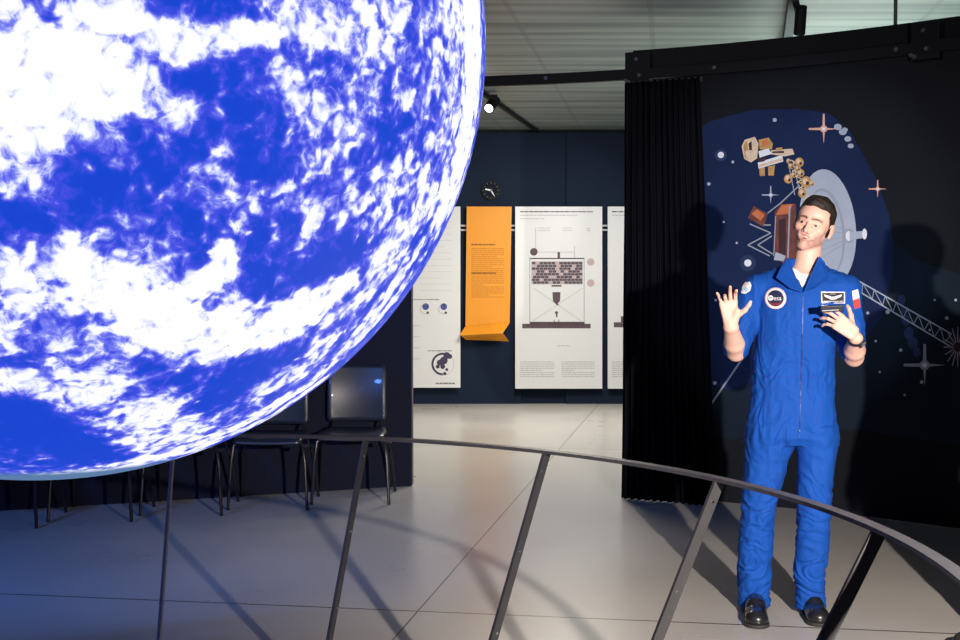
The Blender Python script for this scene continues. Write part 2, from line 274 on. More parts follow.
# ------------------------------------------------------------------ glowing globe
GC = Vector((-0.95, 2.667, 2.02)); GR = 0.963
CLOUDS = [
 (1, [(0.253,-0.94,-0.23,0.109), (0.269,-0.935,-0.231,0.107), (0.286,-0.93,-0.232,0.105), (0.302,-0.924,-0.232,0.104), (0.319,-0.919,-0.233,0.102), (0.335,-0.913,-0.234,0.101), (0.352,-0.907,-0.233,0.095), (0.369,-0.9,-0.232,0.089), (0.387,-0.893,-0.23,0.083), (0.404,-0.886,-0.229,0.077)]),
 (0.9, [(0.213,-0.954,-0.21,0.145), (0.226,-0.948,-0.224,0.137), (0.238,-0.942,-0.238,0.129), (0.25,-0.935,-0.252,0.121)]),
 (0.85, [(0.355,-0.924,-0.144,0.031), (0.372,-0.917,-0.14,0.031), (0.39,-0.911,-0.137,0.031), (0.407,-0.904,-0.134,0.031), (0.424,-0.896,-0.13,0.031), (0.437,-0.889,-0.139,0.032), (0.451,-0.88,-0.147,0.033), (0.464,-0.872,-0.156,0.034), (0.481,-0.863,-0.156,0.034), (0.499,-0.853,-0.156,0.033), (0.516,-0.842,-0.156,0.033), (0.534,-0.831,-0.156,0.032), (0.551,-0.82,-0.151,0.03), (0.569,-0.809,-0.146,0.029), (0.587,-0.797,-0.141,0.027), (0.606,-0.784,-0.135,0.025), (0.623,-0.771,-0.131,0.025), (0.641,-0.757,-0.128,0.025), (0.658,-0.742,-0.124,0.025), (0.676,-0.727,-0.119,0.024), (0.694,-0.71,-0.115,0.024)]),
 (0.75, [(0.464,-0.871,-0.164,0.034), (0.484,-0.859,-0.165,0.034), (0.505,-0.847,-0.167,0.034)]),
 (0.7, [(0.694,-0.71,-0.115,0.037), (0.715,-0.691,-0.108,0.045), (0.735,-0.67,-0.101,0.053), (0.756,-0.647,-0.093,0.062), (0.784,-0.614,-0.091,0.061), (0.813,-0.576,-0.087,0.06)]),
 (0.8, [(0.838,-0.545,-0.026,0.031), (0.835,-0.548,-0.051,0.033), (0.832,-0.549,-0.076,0.035), (0.829,-0.55,-0.1,0.037)]),
 (0.6, [(0.636,-0.767,-0.085,0.036), (0.654,-0.752,-0.084,0.037), (0.671,-0.737,-0.082,0.037), (0.689,-0.72,-0.08,0.037), (0.707,-0.703,-0.077,0.038), (0.726,-0.684,-0.075,0.038)]),
 (0.55, [(0.24,-0.912,-0.334,0.054), (0.252,-0.904,-0.346,0.052), (0.264,-0.895,-0.358,0.051), (0.277,-0.887,-0.37,0.049), (0.288,-0.877,-0.385,0.042), (0.3,-0.866,-0.4,0.035)]),
 (0.5, [(0.428,-0.862,-0.273,0.029), (0.455,-0.843,-0.286,0.029)]),
 (0.5, [(0.478,-0.839,-0.261,0.025), (0.495,-0.827,-0.268,0.027), (0.512,-0.814,-0.274,0.03), (0.529,-0.801,-0.281,0.032), (0.547,-0.787,-0.287,0.035), (0.553,-0.775,-0.306,0.03), (0.558,-0.763,-0.326,0.025)]),
 (0.7, [(0.203,-0.827,-0.524,0.052), (0.224,-0.824,-0.521,0.052), (0.244,-0.82,-0.518,0.052), (0.264,-0.816,-0.514,0.052), (0.286,-0.808,-0.514,0.054), (0.308,-0.8,-0.514,0.057)]),
 (1, [(0.308,-0.8,-0.514,0.041), (0.325,-0.785,-0.527,0.048), (0.342,-0.769,-0.54,0.054), (0.359,-0.752,-0.553,0.061), (0.371,-0.737,-0.564,0.063), (0.384,-0.722,-0.576,0.066), (0.396,-0.705,-0.588,0.069), (0.408,-0.688,-0.6,0.072), (0.426,-0.666,-0.613,0.072), (0.443,-0.642,-0.625,0.072), (0.461,-0.616,-0.639,0.073), (0.48,-0.596,-0.643,0.073), (0.5,-0.575,-0.648,0.073), (0.52,-0.551,-0.653,0.074), (0.54,-0.538,-0.647,0.073), (0.561,-0.523,-0.642,0.072), (0.582,-0.507,-0.636,0.071), (0.603,-0.489,-0.631,0.071), (0.623,-0.478,-0.618,0.065), (0.644,-0.467,-0.606,0.059), (0.665,-0.454,-0.593,0.053), (0.683,-0.443,-0.581,0.047), (0.701,-0.431,-0.568,0.041), (0.72,-0.418,-0.555,0.034)]),
 (0.75, [(0.492,-0.668,-0.558,0.039), (0.509,-0.666,-0.545,0.035), (0.526,-0.664,-0.531,0.031), (0.544,-0.661,-0.518,0.027)]),
 (0.95, [(0.54,-0.683,-0.492,0.024), (0.542,-0.655,-0.526,0.022)]),
 (0.5, [(0.189,-0.794,-0.577,0.032), (0.207,-0.79,-0.577,0.033), (0.225,-0.785,-0.577,0.034), (0.243,-0.779,-0.577,0.035), (0.261,-0.773,-0.578,0.036), (0.279,-0.767,-0.578,0.037), (0.296,-0.752,-0.589,0.038), (0.313,-0.735,-0.601,0.038), (0.33,-0.718,-0.613,0.038)]),
 (0.45, [(0.204,-0.75,-0.629,0.069), (0.224,-0.74,-0.635,0.07), (0.244,-0.728,-0.64,0.07), (0.264,-0.716,-0.646,0.07), (0.284,-0.703,-0.652,0.071), (0.303,-0.689,-0.658,0.071)]),
 (0.7, [(0.142,-0.683,-0.716,0.036), (0.161,-0.675,-0.72,0.038), (0.18,-0.666,-0.724,0.04), (0.198,-0.656,-0.728,0.041), (0.216,-0.646,-0.732,0.043), (0.236,-0.626,-0.743,0.048), (0.256,-0.605,-0.754,0.052), (0.276,-0.581,-0.766,0.058), (0.289,-0.554,-0.781,0.062), (0.301,-0.524,-0.797,0.066), (0.313,-0.49,-0.814,0.071), (0.324,-0.451,-0.832,0.072), (0.334,-0.406,-0.851,0.074), (0.343,-0.35,-0.872,0.078), (0.347,-0.267,-0.899,0.068), (0.323,-0.062,-0.944,0.055)]),
 (0.75, [(0.322,-0.581,-0.747,0.044), (0.332,-0.551,-0.766,0.05), (0.34,-0.517,-0.785,0.056), (0.349,-0.479,-0.805,0.064), (0.357,-0.438,-0.825,0.06), (0.364,-0.39,-0.846,0.056)]),
 (0.75, [(0.339,-0.214,-0.916,0.05), (0.368,-0.221,-0.903,0.049), (0.395,-0.223,-0.891,0.048), (0.421,-0.22,-0.88,0.047), (0.447,-0.214,-0.869,0.046), (0.472,-0.212,-0.856,0.044), (0.496,-0.206,-0.844,0.043), (0.52,-0.196,-0.832,0.041), (0.545,-0.194,-0.816,0.038), (0.569,-0.188,-0.801,0.035), (0.593,-0.177,-0.786,0.032)]),
 (0.85, [(0.226,-0.272,-0.935,0.041), (0.253,-0.266,-0.93,0.04), (0.278,-0.256,-0.926,0.04), (0.303,-0.242,-0.922,0.039), (0.326,-0.222,-0.919,0.038), (0.349,-0.197,-0.916,0.037), (0.369,-0.161,-0.915,0.037), (0.396,-0.162,-0.904,0.036), (0.42,-0.158,-0.894,0.035), (0.444,-0.147,-0.884,0.034), (0.466,-0.13,-0.875,0.033), (0.487,-0.102,-0.867,0.033), (0.504,-0.048,-0.862,0.032), (0.533,-0.085,-0.841,0.031), (0.558,-0.099,-0.824,0.03), (0.582,-0.102,-0.807,0.029), (0.604,-0.098,-0.791,0.028), (0.625,-0.088,-0.776,0.027)]),
 (0.8, [(0.101,-0.276,-0.956,0.037), (0.131,-0.277,-0.952,0.037), (0.159,-0.273,-0.949,0.037), (0.186,-0.264,-0.946,0.037), (0.211,-0.251,-0.945,0.037), (0.236,-0.231,-0.944,0.037)]),
 (0.6, [(0.556,-0.337,-0.76,0.048), (0.584,-0.32,-0.746,0.049), (0.612,-0.299,-0.732,0.05), (0.634,-0.305,-0.711,0.047), (0.655,-0.308,-0.69,0.043), (0.676,-0.309,-0.669,0.04)]),
 (0.85, [(0.784,-0.361,-0.504,0.033), (0.804,-0.351,-0.481,0.036), (0.823,-0.338,-0.456,0.039), (0.843,-0.321,-0.432,0.042), (0.862,-0.298,-0.41,0.045), (0.882,-0.269,-0.388,0.049), (0.901,-0.234,-0.364,0.054), (0.915,-0.214,-0.342,0.058), (0.929,-0.19,-0.318,0.061), (0.943,-0.158,-0.294,0.064)]),
 (0.6, [(0.684,-0.375,-0.625,0.029), (0.703,-0.364,-0.611,0.029), (0.722,-0.352,-0.596,0.03), (0.741,-0.337,-0.581,0.03), (0.76,-0.32,-0.565,0.031), (0.779,-0.307,-0.546,0.032), (0.799,-0.29,-0.527,0.032), (0.818,-0.27,-0.507,0.033)]),
 (0.7, [(0.692,-0.184,-0.698,0.032), (0.713,-0.199,-0.672,0.033), (0.733,-0.208,-0.648,0.034), (0.753,-0.213,-0.623,0.035), (0.772,-0.215,-0.599,0.037), (0.787,-0.218,-0.577,0.035), (0.802,-0.218,-0.556,0.033), (0.817,-0.217,-0.534,0.031), (0.832,-0.212,-0.513,0.029), (0.846,-0.205,-0.491,0.027), (0.864,-0.198,-0.462,0.027), (0.882,-0.187,-0.433,0.027), (0.899,-0.169,-0.403,0.027)]),
 (1, [(0.972,-0.235,0.025,0.078), (0.972,-0.233,-0.002,0.078), (0.973,-0.229,-0.029,0.078), (0.974,-0.221,-0.056,0.078), (0.973,-0.215,-0.083,0.079), (0.972,-0.207,-0.11,0.081), (0.971,-0.194,-0.136,0.082), (0.968,-0.191,-0.164,0.084), (0.964,-0.183,-0.192,0.085), (0.96,-0.172,-0.219,0.087), (0.952,-0.172,-0.252,0.084), (0.944,-0.166,-0.284,0.081), (0.936,-0.156,-0.315,0.078), (0.922,-0.162,-0.352,0.068), (0.908,-0.16,-0.388,0.059)]),
 (0.7, [(0.982,-0.184,0.036,0.027), (0.983,-0.184,0.008,0.027), (0.984,-0.179,-0.02,0.027), (0.984,-0.17,-0.046,0.027), (0.984,-0.164,-0.074,0.027), (0.983,-0.154,-0.101,0.027), (0.982,-0.138,-0.128,0.027), (0.979,-0.131,-0.156,0.027), (0.976,-0.117,-0.183,0.027), (0.973,-0.095,-0.21,0.027), (0.966,-0.093,-0.243,0.027), (0.958,-0.081,-0.275,0.027), (0.95,-0.056,-0.307,0.027), (0.94,-0.066,-0.336,0.027), (0.929,-0.068,-0.364,0.027), (0.918,-0.061,-0.391,0.027)]),
 (0.6, [(0.888,-0.093,-0.451,0.027), (0.87,-0.113,-0.479,0.027), (0.853,-0.124,-0.507,0.027), (0.836,-0.128,-0.534,0.027), (0.818,-0.138,-0.558,0.027), (0.801,-0.142,-0.582,0.027), (0.783,-0.142,-0.605,0.027), (0.765,-0.137,-0.629,0.027), (0.746,-0.145,-0.65,0.027), (0.727,-0.15,-0.67,0.027), (0.708,-0.15,-0.69,0.027), (0.688,-0.145,-0.711,0.027), (0.665,-0.157,-0.731,0.027), (0.64,-0.163,-0.751,0.027), (0.616,-0.163,-0.771,0.027), (0.59,-0.158,-0.792,0.027), (0.566,-0.178,-0.805,0.027), (0.541,-0.192,-0.819,0.027), (0.515,-0.201,-0.833,0.027), (0.489,-0.205,-0.848,0.027), (0.465,-0.223,-0.857,0.027), (0.441,-0.237,-0.866,0.027), (0.416,-0.246,-0.875,0.027), (0.391,-0.252,-0.885,0.027)]),
 (0.6, [(0.936,-0.351,-0.021,0.071), (0.938,-0.344,-0.043,0.072), (0.94,-0.335,-0.066,0.072), (0.942,-0.325,-0.088,0.073), (0.943,-0.313,-0.11,0.074), (0.945,-0.298,-0.132,0.075), (0.94,-0.302,-0.158,0.074), (0.935,-0.303,-0.184,0.074), (0.93,-0.303,-0.21,0.073), (0.925,-0.3,-0.235,0.073)]),
 (0.5, [(0.854,-0.504,-0.129,0.064), (0.872,-0.478,-0.11,0.066), (0.89,-0.448,-0.09,0.068), (0.883,-0.453,-0.119,0.07), (0.877,-0.457,-0.149,0.071), (0.871,-0.459,-0.178,0.073)]),
 (0.45, [(0.719,-0.638,-0.277,0.083), (0.708,-0.656,-0.262,0.079), (0.697,-0.673,-0.246,0.074), (0.687,-0.689,-0.231,0.07), (0.676,-0.705,-0.216,0.066), (0.694,-0.686,-0.22,0.067), (0.712,-0.665,-0.224,0.068), (0.731,-0.644,-0.228,0.069), (0.749,-0.62,-0.232,0.071), (0.768,-0.595,-0.235,0.072)]),
 (0.42, [(0.777,-0.493,-0.392,0.094), (0.798,-0.467,-0.381,0.093), (0.82,-0.437,-0.369,0.092), (0.843,-0.403,-0.356,0.091), (0.866,-0.365,-0.343,0.091), (0.845,-0.4,-0.355,0.087), (0.825,-0.431,-0.366,0.084), (0.805,-0.459,-0.376,0.081), (0.785,-0.484,-0.387,0.079), (0.766,-0.506,-0.396,0.077), (0.747,-0.527,-0.406,0.076), (0.728,-0.546,-0.415,0.075), (0.709,-0.563,-0.424,0.073)]),
 (0.42, [(0.571,-0.704,-0.423,0.053), (0.557,-0.722,-0.411,0.052), (0.544,-0.738,-0.399,0.052), (0.53,-0.754,-0.388,0.051), (0.517,-0.769,-0.376,0.051)]),
 (-0.9, [(0.142,-0.546,-0.826,0.078), (0.16,-0.527,-0.835,0.077), (0.177,-0.506,-0.844,0.076), (0.195,-0.484,-0.853,0.075), (0.182,-0.511,-0.84,0.069), (0.168,-0.536,-0.827,0.064), (0.154,-0.559,-0.815,0.059), (0.14,-0.579,-0.803,0.054), (0.125,-0.598,-0.792,0.05), (0.138,-0.578,-0.805,0.05), (0.151,-0.555,-0.818,0.049), (0.163,-0.53,-0.832,0.049), (0.174,-0.503,-0.847,0.049), (0.185,-0.472,-0.862,0.049), (0.195,-0.437,-0.878,0.05), (0.204,-0.395,-0.896,0.052)]),
 (-0.8, [(0.517,-0.447,-0.731,0.062), (0.54,-0.433,-0.722,0.058), (0.564,-0.417,-0.713,0.054), (0.587,-0.399,-0.704,0.051), (0.566,-0.405,-0.718,0.05), (0.545,-0.41,-0.732,0.051), (0.524,-0.413,-0.745,0.051), (0.502,-0.415,-0.759,0.051), (0.48,-0.415,-0.773,0.051)]),
 (-0.4, [(0.505,-0.721,-0.475,0.042), (0.521,-0.702,-0.485,0.043), (0.538,-0.682,-0.495,0.043), (0.554,-0.661,-0.505,0.044), (0.571,-0.639,-0.516,0.045), (0.588,-0.614,-0.526,0.045)]),
 (-0.7, [(0.583,-0.586,-0.563,0.035), (0.603,-0.574,-0.554,0.035), (0.624,-0.56,-0.544,0.036), (0.645,-0.545,-0.535,0.036), (0.666,-0.529,-0.526,0.037), (0.684,-0.52,-0.511,0.038), (0.702,-0.51,-0.497,0.04), (0.72,-0.499,-0.483,0.042), (0.737,-0.487,-0.468,0.044)]),
 (-0.6, [(0.262,-0.851,-0.455,0.04), (0.237,-0.849,-0.471,0.036)]),
 (-0.5, [(0.296,-0.856,-0.424,0.035), (0.317,-0.85,-0.422,0.037), (0.337,-0.843,-0.42,0.039), (0.357,-0.836,-0.417,0.041), (0.377,-0.828,-0.415,0.043), (0.398,-0.819,-0.413,0.045)]),
 (-0.7, [(0.837,-0.534,-0.116,0.031), (0.855,-0.512,-0.083,0.026)]),
 (-0.6, [(0.658,-0.704,-0.268,0.032), (0.642,-0.711,-0.286,0.039), (0.626,-0.718,-0.304,0.045), (0.61,-0.724,-0.322,0.052), (0.596,-0.741,-0.311,0.05), (0.582,-0.756,-0.3,0.049), (0.568,-0.77,-0.289,0.047), (0.555,-0.784,-0.278,0.045), (0.541,-0.797,-0.268,0.044), (0.528,-0.81,-0.257,0.042), (0.514,-0.821,-0.247,0.041), (0.501,-0.833,-0.236,0.039), (0.519,-0.823,-0.231,0.039), (0.537,-0.813,-0.225,0.038), (0.555,-0.802,-0.219,0.038), (0.573,-0.791,-0.214,0.038)]),
 (-0.5, [(0.8,-0.539,-0.265,0.054), (0.822,-0.503,-0.267,0.048), (0.845,-0.463,-0.268,0.041), (0.868,-0.417,-0.269,0.034)]),
 (-0.6, [(0.564,-0.821,-0.089,0.075), (0.583,-0.808,-0.084,0.066), (0.602,-0.794,-0.078,0.056), (0.622,-0.78,-0.072,0.046)]),
 (-0.7, [(0.53,-0.719,-0.45,0.037), (0.52,-0.735,-0.434,0.035), (0.51,-0.751,-0.419,0.033), (0.5,-0.766,-0.404,0.032), (0.49,-0.78,-0.39,0.03), (0.48,-0.793,-0.375,0.029), (0.47,-0.805,-0.361,0.027), (0.46,-0.817,-0.347,0.026), (0.45,-0.829,-0.333,0.025)]),
 (-0.5, [(0.315,-0.94,-0.132,0.029), (0.297,-0.944,-0.144,0.026), (0.28,-0.947,-0.156,0.024)]),
]
seg, rng = 800, 400
th_ = np.linspace(0, PI, rng + 1)[1:-1]; ph_ = np.linspace(0, 2*PI, seg, endpoint=False)
gx = np.outer(np.sin(th_), np.cos(ph_)).ravel(); gy = np.outer(np.sin(th_), np.sin(ph_)).ravel(); gz = np.outer(np.cos(th_), np.ones(seg)).ravel()
GN = np.stack([gx, gy, gz], 1); GN = np.vstack([GN, [[0,0,1],[0,0,-1]]])
dens = np.zeros(len(GN)); neg = np.zeros(len(GN))
for d, pts in CLOUDS:
    best = np.zeros(len(GN))
    for (x, y, z, r) in pts:
        dd = np.sqrt((GN[:,0]-x)**2 + (GN[:,1]-y)**2 + (GN[:,2]-z)**2)
        t = np.clip(1.35 - dd / max(r, 1e-3) * 0.85, 0, 1); best = np.maximum(best, t*t*(3-2*t))
    if d > 0: dens = np.maximum(dens, d * best)
    else: neg = np.maximum(neg, -d * best)
# weather systems on the side away from the photograph
rs = np.random.RandomState(3)
away = np.clip((GN @ np.array([-0.35, 0.93, 0.1]) + 0.15) * 3, 0, 1)
for k in range(14):
    c = rs.normal(size=3); c /= np.linalg.norm(c); t_ = np.cross(c, rs.normal(size=3)); t_ /= np.linalg.norm(t_)
    for s_ in np.linspace(-0.35, 0.35, 12):
        p = c + t_ * s_ + np.cross(c, t_) * 0.6 * s_ * s_; p /= np.linalg.norm(p)
        t = np.clip(1.3 - np.linalg.norm(GN - p, axis=1) / 0.09, 0, 1); dens = np.maximum(dens, 0.95 * t * t * (3 - 2*t) * away)
dens = dens - 0.6 * neg * (1 - 0.6 * np.clip(dens, 0, 1))
fs = []
idx = np.arange(seg); nx = (idx + 1) % seg
quads = np.concatenate([np.stack([r*seg+idx, (r+1)*seg+idx, (r+1)*seg+nx, r*seg+nx], 1) for r in range(rng-2)])
top, bot = len(GN) - 2, len(GN) - 1
tris = [(top, i, (i+1) % seg) for i in range(seg)] + [(bot, (rng-2)*seg + (i+1) % seg, (rng-2)*seg + i) for i in range(seg)]
me = bpy.data.meshes.new('projection_sphere'); me.from_pydata((GN * GR).tolist(), [], quads.tolist() + tris)
at = me.attributes.new('cloud', 'FLOAT', 'POINT'); at.data.foreach_set('value', dens.astype(np.float32))
me.polygons.foreach_set('use_smooth', [True]*len(me.polygons))
def globe_material():
    m = bpy.data.materials.new('projected_earth'); m.use_nodes = True; nt = m.node_tree; N = nt.nodes; L = nt.links
    b = N['Principled BSDF']; b.inputs['Base Color'].default_value = (0.04, 0.04, 0.05, 1); b.inputs['Roughness'].default_value = 0.5
    tc = N.new('ShaderNodeTexCoord')
    def nz(scale, det, rough=0.6, dist=0.0, vec=None):
        n = N.new('ShaderNodeTexNoise'); n.inputs['Scale'].default_value = scale; n.inputs['Detail'].default_value = det
        n.inputs['Roughness'].default_value = rough; n.inputs['Distortion'].default_value = dist
        L.new(vec or tc.outputs['Object'], n.inputs['Vector']); return n.outputs['Fac']
    def math_(op, a, b_=None, c=None, clamp=False):
        n = N.new('ShaderNodeMath'); n.operation = op; n.use_clamp = clamp
        for i, x in enumerate((a, b_, c)):
            if x is None: continue
            if isinstance(x, (int, float)): n.inputs[i].default_value = x
            else: L.new(x, n.inputs[i])
        return n.outputs[0]
    a = N.new('ShaderNodeAttribute'); a.attribute_name = 'cloud'
    big = nz(3.2, 3, 0.5, 0.8); mid = nz(11, 6, 0.62, 1.1); fine = nz(34, 5, 0.6, 0.8)
    vo = N.new('ShaderNodeTexVoronoi'); vo.inputs['Scale'].default_value = 30; vo.feature = 'SMOOTH_F1'
    wv = N.new('ShaderNodeVectorMath'); wv.operation = 'MULTIPLY_ADD'; wv.inputs[1].default_value = (0.12, 0.12, 0.12)
    nv = N.new('ShaderNodeTexNoise'); nv.inputs['Scale'].default_value = 14; L.new(tc.outputs['Object'], nv.inputs['Vector'])
    L.new(nv.outputs['Color'], wv.inputs[0]); L.new(tc.outputs['Object'], wv.inputs[2]); L.new(wv.outputs[0], vo.inputs['Vector'])
    v = math_('ADD', math_('MULTIPLY', big, 0.30), math_('MULTIPLY', mid, 0.75))
    v = math_('ADD', v, math_('MULTIPLY', fine, 0.80))
    v = math_('ADD', v, math_('MULTIPLY', vo.outputs['Distance'], -0.55))
    v = math_('ADD', v, 0.06)
    # rim of the disc of data: paler towards the lowest latitudes
    v = math_('ADD', v, math_('MULTIPLY', a.outputs['Fac'], 0.43))
    cr = N.new('ShaderNodeValToRGB'); e = cr.color_ramp.elements
    e[0].position = 0.0; e[0].color = (0.009, 0.06, 0.64, 1)
    e[1].position = 1.0; e[1].color = (1.25, 1.25, 1.5, 1)
    for p, c in ((0.22, (0.012, 0.065, 0.66, 1)), (0.42, (0.06, 0.08, 0.78, 1)), (0.58, (0.20, 0.23, 0.90, 1)), (0.76, (0.85, 0.88, 1.15, 1))):
        x = cr.color_ramp.elements.new(p); x.color = c
    mr = N.new('ShaderNodeMapRange'); mr.inputs[1].default_value = 0.53; mr.inputs[2].default_value = 1.20
    L.new(v, mr.inputs[0]); L.new(mr.outputs[0], cr.inputs[0])
    # grey-blue cap around the lower mounting, its dim tone put into the emission
    sx = N.new('ShaderNodeSeparateXYZ'); L.new(tc.outputs['Object'], sx.inputs[0])
    cap = N.new('ShaderNodeMapRange'); cap.inputs[1].default_value = -0.955 * GR; cap.inputs[2].default_value = -0.935 * GR
    L.new(sx.outputs['Z'], cap.inputs[0])
    mx = N.new('ShaderNodeMix'); mx.data_type = 'RGBA'; mx.inputs[6].default_value = (0.10, 0.20, 0.38, 1)
    L.new(cap.outputs[0], mx.inputs[0]); L.new(cr.outputs[0], mx.inputs[7])
    L.new(mx.outputs[2], b.inputs['Emission Color']); b.inputs['Emission Strength'].default_value = 1.0
    return m
globe = thing('projection_globe', 'huge glowing blue and white earth globe filling the upper left', 'globe', GC)
link('globe_screen', me, globe, [globe_material()])
m = MB(); m.disc((0,0,GR*0.995), 0.09, CEIL - GC.z - GR*0.995); m.disc((0,0,GR-0.01), 0.22, 0.03); m.build('ceiling_mount', M_black, globe, smooth=True)

# ------------------------------------------------------------------ leaning ring railing round the globe
RC = Vector((-1.0456, 2.6672, 0)); RR, RH, LEAN = 2.0668, 0.876, 0.446
rail = thing('guard_railing', 'circular grey steel railing with leaning posts around the glowing globe', 'railing', RC)
ring = lambda a, h, r: Vector((r*math.sin(a), r*math.cos(a), h))
m = MB(); m.sweep([ring(a, RH, RR) for a in np.linspace(0, 2*PI, 160, endpoint=False)], [(-0.018,-0.012),(0.018,-0.012),(0.018,0),(-0.018,0)], closed=True)
M_rail = mat('grey_painted_steel', (0.10, 0.10, 0.115), rough=0.42, metal=0.5, noise=0.25, nscale=15)
m.build('handrail', M_rail, rail, bevel=0)
for k in range(16):
    a = -0.085 + 0.3784 * k - 0.3784*2
    T = ring(a, RH - 0.012, RR); B = ring(a, 0.004, RR - LEAN); d = (T - B)
    m = MB(); side = Vector((math.cos(a), -math.sin(a), 0)); u = side.cross(d.normalized())
    hw, ht = 0.019, 0.0055
    def sec(p, cutz=None):
        out = [p + u*hw + side*ht, p - u*hw + side*ht, p - u*hw - side*ht, p + u*hw - side*ht]
        if cutz is not None: out = [q - d * ((q.z - cutz) / d.z) for q in out]
        return out
    m.add(sec(B, 0.002) + sec(T, RH - 0.012), [(0,1,2,3),(7,6,5,4),(0,4,5,1),(1,5,6,2),(2,6,7,3),(3,7,4,0)])
    po = m.build('post', M_steel, rail)
    for f in (0.32, 0.62, 0.93):
        m = MB(); c = B + d * f; m.disc(c - side*0.009, 0.0045, 0.018, axis=side, seg=10); m.build('bolt', M_chrome, po, smooth=True)
    m = MB(); m.box((-0.04,-0.03,0),(0.04,0.03,0.006), M=Matrix.Translation(ring(a, 0, RR-LEAN)) @ Matrix.Rotation(-a, 4, 'Z')); m.build('foot_plate', M_steel, po)

# ------------------------------------------------------------------ curved banner wall, valance, curtain, track
BR = 5.87
def arc(a, r, z): return Vector((RC.x + r*math.sin(a), RC.y + r*math.cos(a), z))
def arc_hit(px, py, r):
    R_ = ray(px, py); o = Vector((0, 0, EYE)) - RC
    A = R_.x**2 + R_.y**2; B = 2*(o.x*R_.x + o.y*R_.y); Cc = o.x**2 + o.y**2 - r*r
    t = (-B + math.sqrt(B*B - 4*A*Cc)) / (2*A); p = Vector((0, 0, EYE)) + R_ * t
    return math.atan2(p.x - RC.x, p.y - RC.y), p.z
def arc_sheet(a0, a1, r, z0, z1, th, n=160):
    m = MB(); vs = []; 
    for i in range(n + 1):
        a = a0 + (a1 - a0) * i / n
        vs += [arc(a, r, z0), arc(a, r, z1), arc(a, r + th, z1), arc(a, r + th, z0)]
    fs = []
    for i in range(n):
        for k in range(4):
            l = (k + 1) % 4; fs.append((i*4+k, (i+1)*4+k, (i+1)*4+l, i*4+l))
    fs += [(0,1,2,3), (n*4+3, n*4+2, n*4+1, n*4)]
    m.add(vs, fs); return m
aL = arc_hit(632, 60, BR)[0]; aR = aL + 1.25
banner = thing('printed_banner', 'tall curved dark banner printed with spacecraft and stars behind the man', 'banner', (0, 0, 0))
M_banner = mat('dark_grey_print_fabric', (0.011, 0.013, 0.018), rough=0.9, noise=0.15, nscale=5, spec=0.08)
arc_sheet(aL + 0.05, aR, BR, 0.002, 2.85, 0.006).build('fabric', M_banner, banner, smooth=True)
val = thing('valance_board', 'curved black board along the top above the printed banner', 'board')
arc_sheet(aL, aR, BR + 0.03, 2.83, 3.05, 0.03).build('board', M_black, val, smooth=True)
# hangers holding it to the ceiling
for a in (aL + 0.285, aL + 0.75, aL + 1.2):
    m = MB(); m.tube([arc(a, BR + 0.16, 2.95), arc(a, BR + 0.16, CEIL)], 0.012, seg=8); m.bar(arc(a, BR+0.06, 2.95), arc(a, BR+0.17, 2.95), .02, .02); m.build('hanger_bracket', M_steel, val)
track = thing('curtain_track', 'curved black curtain track running along the banner top and on towards the globe', 'track')
n = 90; a0 = aL - 0.62
m = MB(); m.sweep([arc(a0 + (aR - a0)*i/n, BR - 0.07, 2.87) for i in range(n+1)], [(-0.02,-0.035),(0.02,-0.035),(0.02,0.035),(-0.02,0.035)])
m.build('rail', M_black, track)
for i, a in enumerate(np.arange(aL - 0.5, aR, 0.2)):
    m = MB(); m.disc(arc(a, BR - 0.085, 2.875), 0.014, 0.008, axis=(-math.sin(a), -math.cos(a), 0), seg=10); m.build('screw', M_chrome, track)
m = MB(); m.tube([arc(a0 + .02, BR - 0.06, 2.9), arc(a0 + .02, BR - 0.06, CEIL)], 0.008, seg=8); m.build('hanger_rod', M_steel, track)
for a, s_ in ((aL + 0.012, 1.0), (arc_hit(926, 30, BR-0.1)[0], 1.0)):
    m = MB()
    m.box((-0.10, -0.10, 2.80), (0.07, 0.0, 3.02), M=Matrix.Translation((RC.x, RC.y, 0)) @ Matrix.Rotation(-a, 4, 'Z') @ Matrix.Translation((0, BR + 0.02, 0)))
    o = m.build('end_bracket', M_black, track, bevel=0.006)
    for dx, dz in ((-0.02, 2.97), (0.0, 2.86), (-0.09, 2.83), (-0.07, 2.82)):
        m2 = MB(); q = Matrix.Translation((RC.x, RC.y, 0)) @ Matrix.Rotation(-a, 4, 'Z') @ Vector((dx, BR - 0.08, dz))
        m2.disc(q, 0.013, 0.012, axis=(-math.sin(a), -math.cos(a), 0), seg=10); m2.build('screw', M_chrome, o)
# curtain
aC0 = arc_hit(623, 300, BR - 0.08)[0]; aC1 = arc_hit(703, 300, BR - 0.08)[0]
m = MB(); vs = []; NC, NZ = 260, 24
for j in range(NZ + 1):
    z = 0.003 + (2.805 - 0.003) * j / NZ
    sp = 1.0 + 0.26 * (1 - j / NZ)                       # spreads a little towards the hem
    for i in range(NC + 1):
        f = i / NC; a = (aC0 + aC1)/2 - 0.010*(1-j/NZ)*-1 + (aC1 - aC0) * (f - 0.5) * sp * 0.93
        fold = 0.026 * math.sin(f * 2*PI * 13 + 0.7*math.sin(f*9) + 0.25*math.sin(j*0.4)) + 0.014 * math.sin(f*2*PI*29 + j*0.12)
        vs.append(arc(a, BR - 0.13 + fold * (0.75 + 0.35 * (1 - j/NZ)) - 0.02*(1-j/NZ), z))
W = NC + 1
m.add(vs, [(j*W+i, j*W+i+1, (j+1)*W+i+1, (j+1)*W+i) for j in range(NZ) for i in range(NC)])
cur = m.build('curtain', M_blackcloth, None, smooth=True)
sol = cur.modifiers.new('thickness', 'SOLIDIFY'); sol.thickness = 0.004
tag(cur, 'black pleated floor-length curtain hanging at the left end of the printed banner', 'curtain')
m = MB()
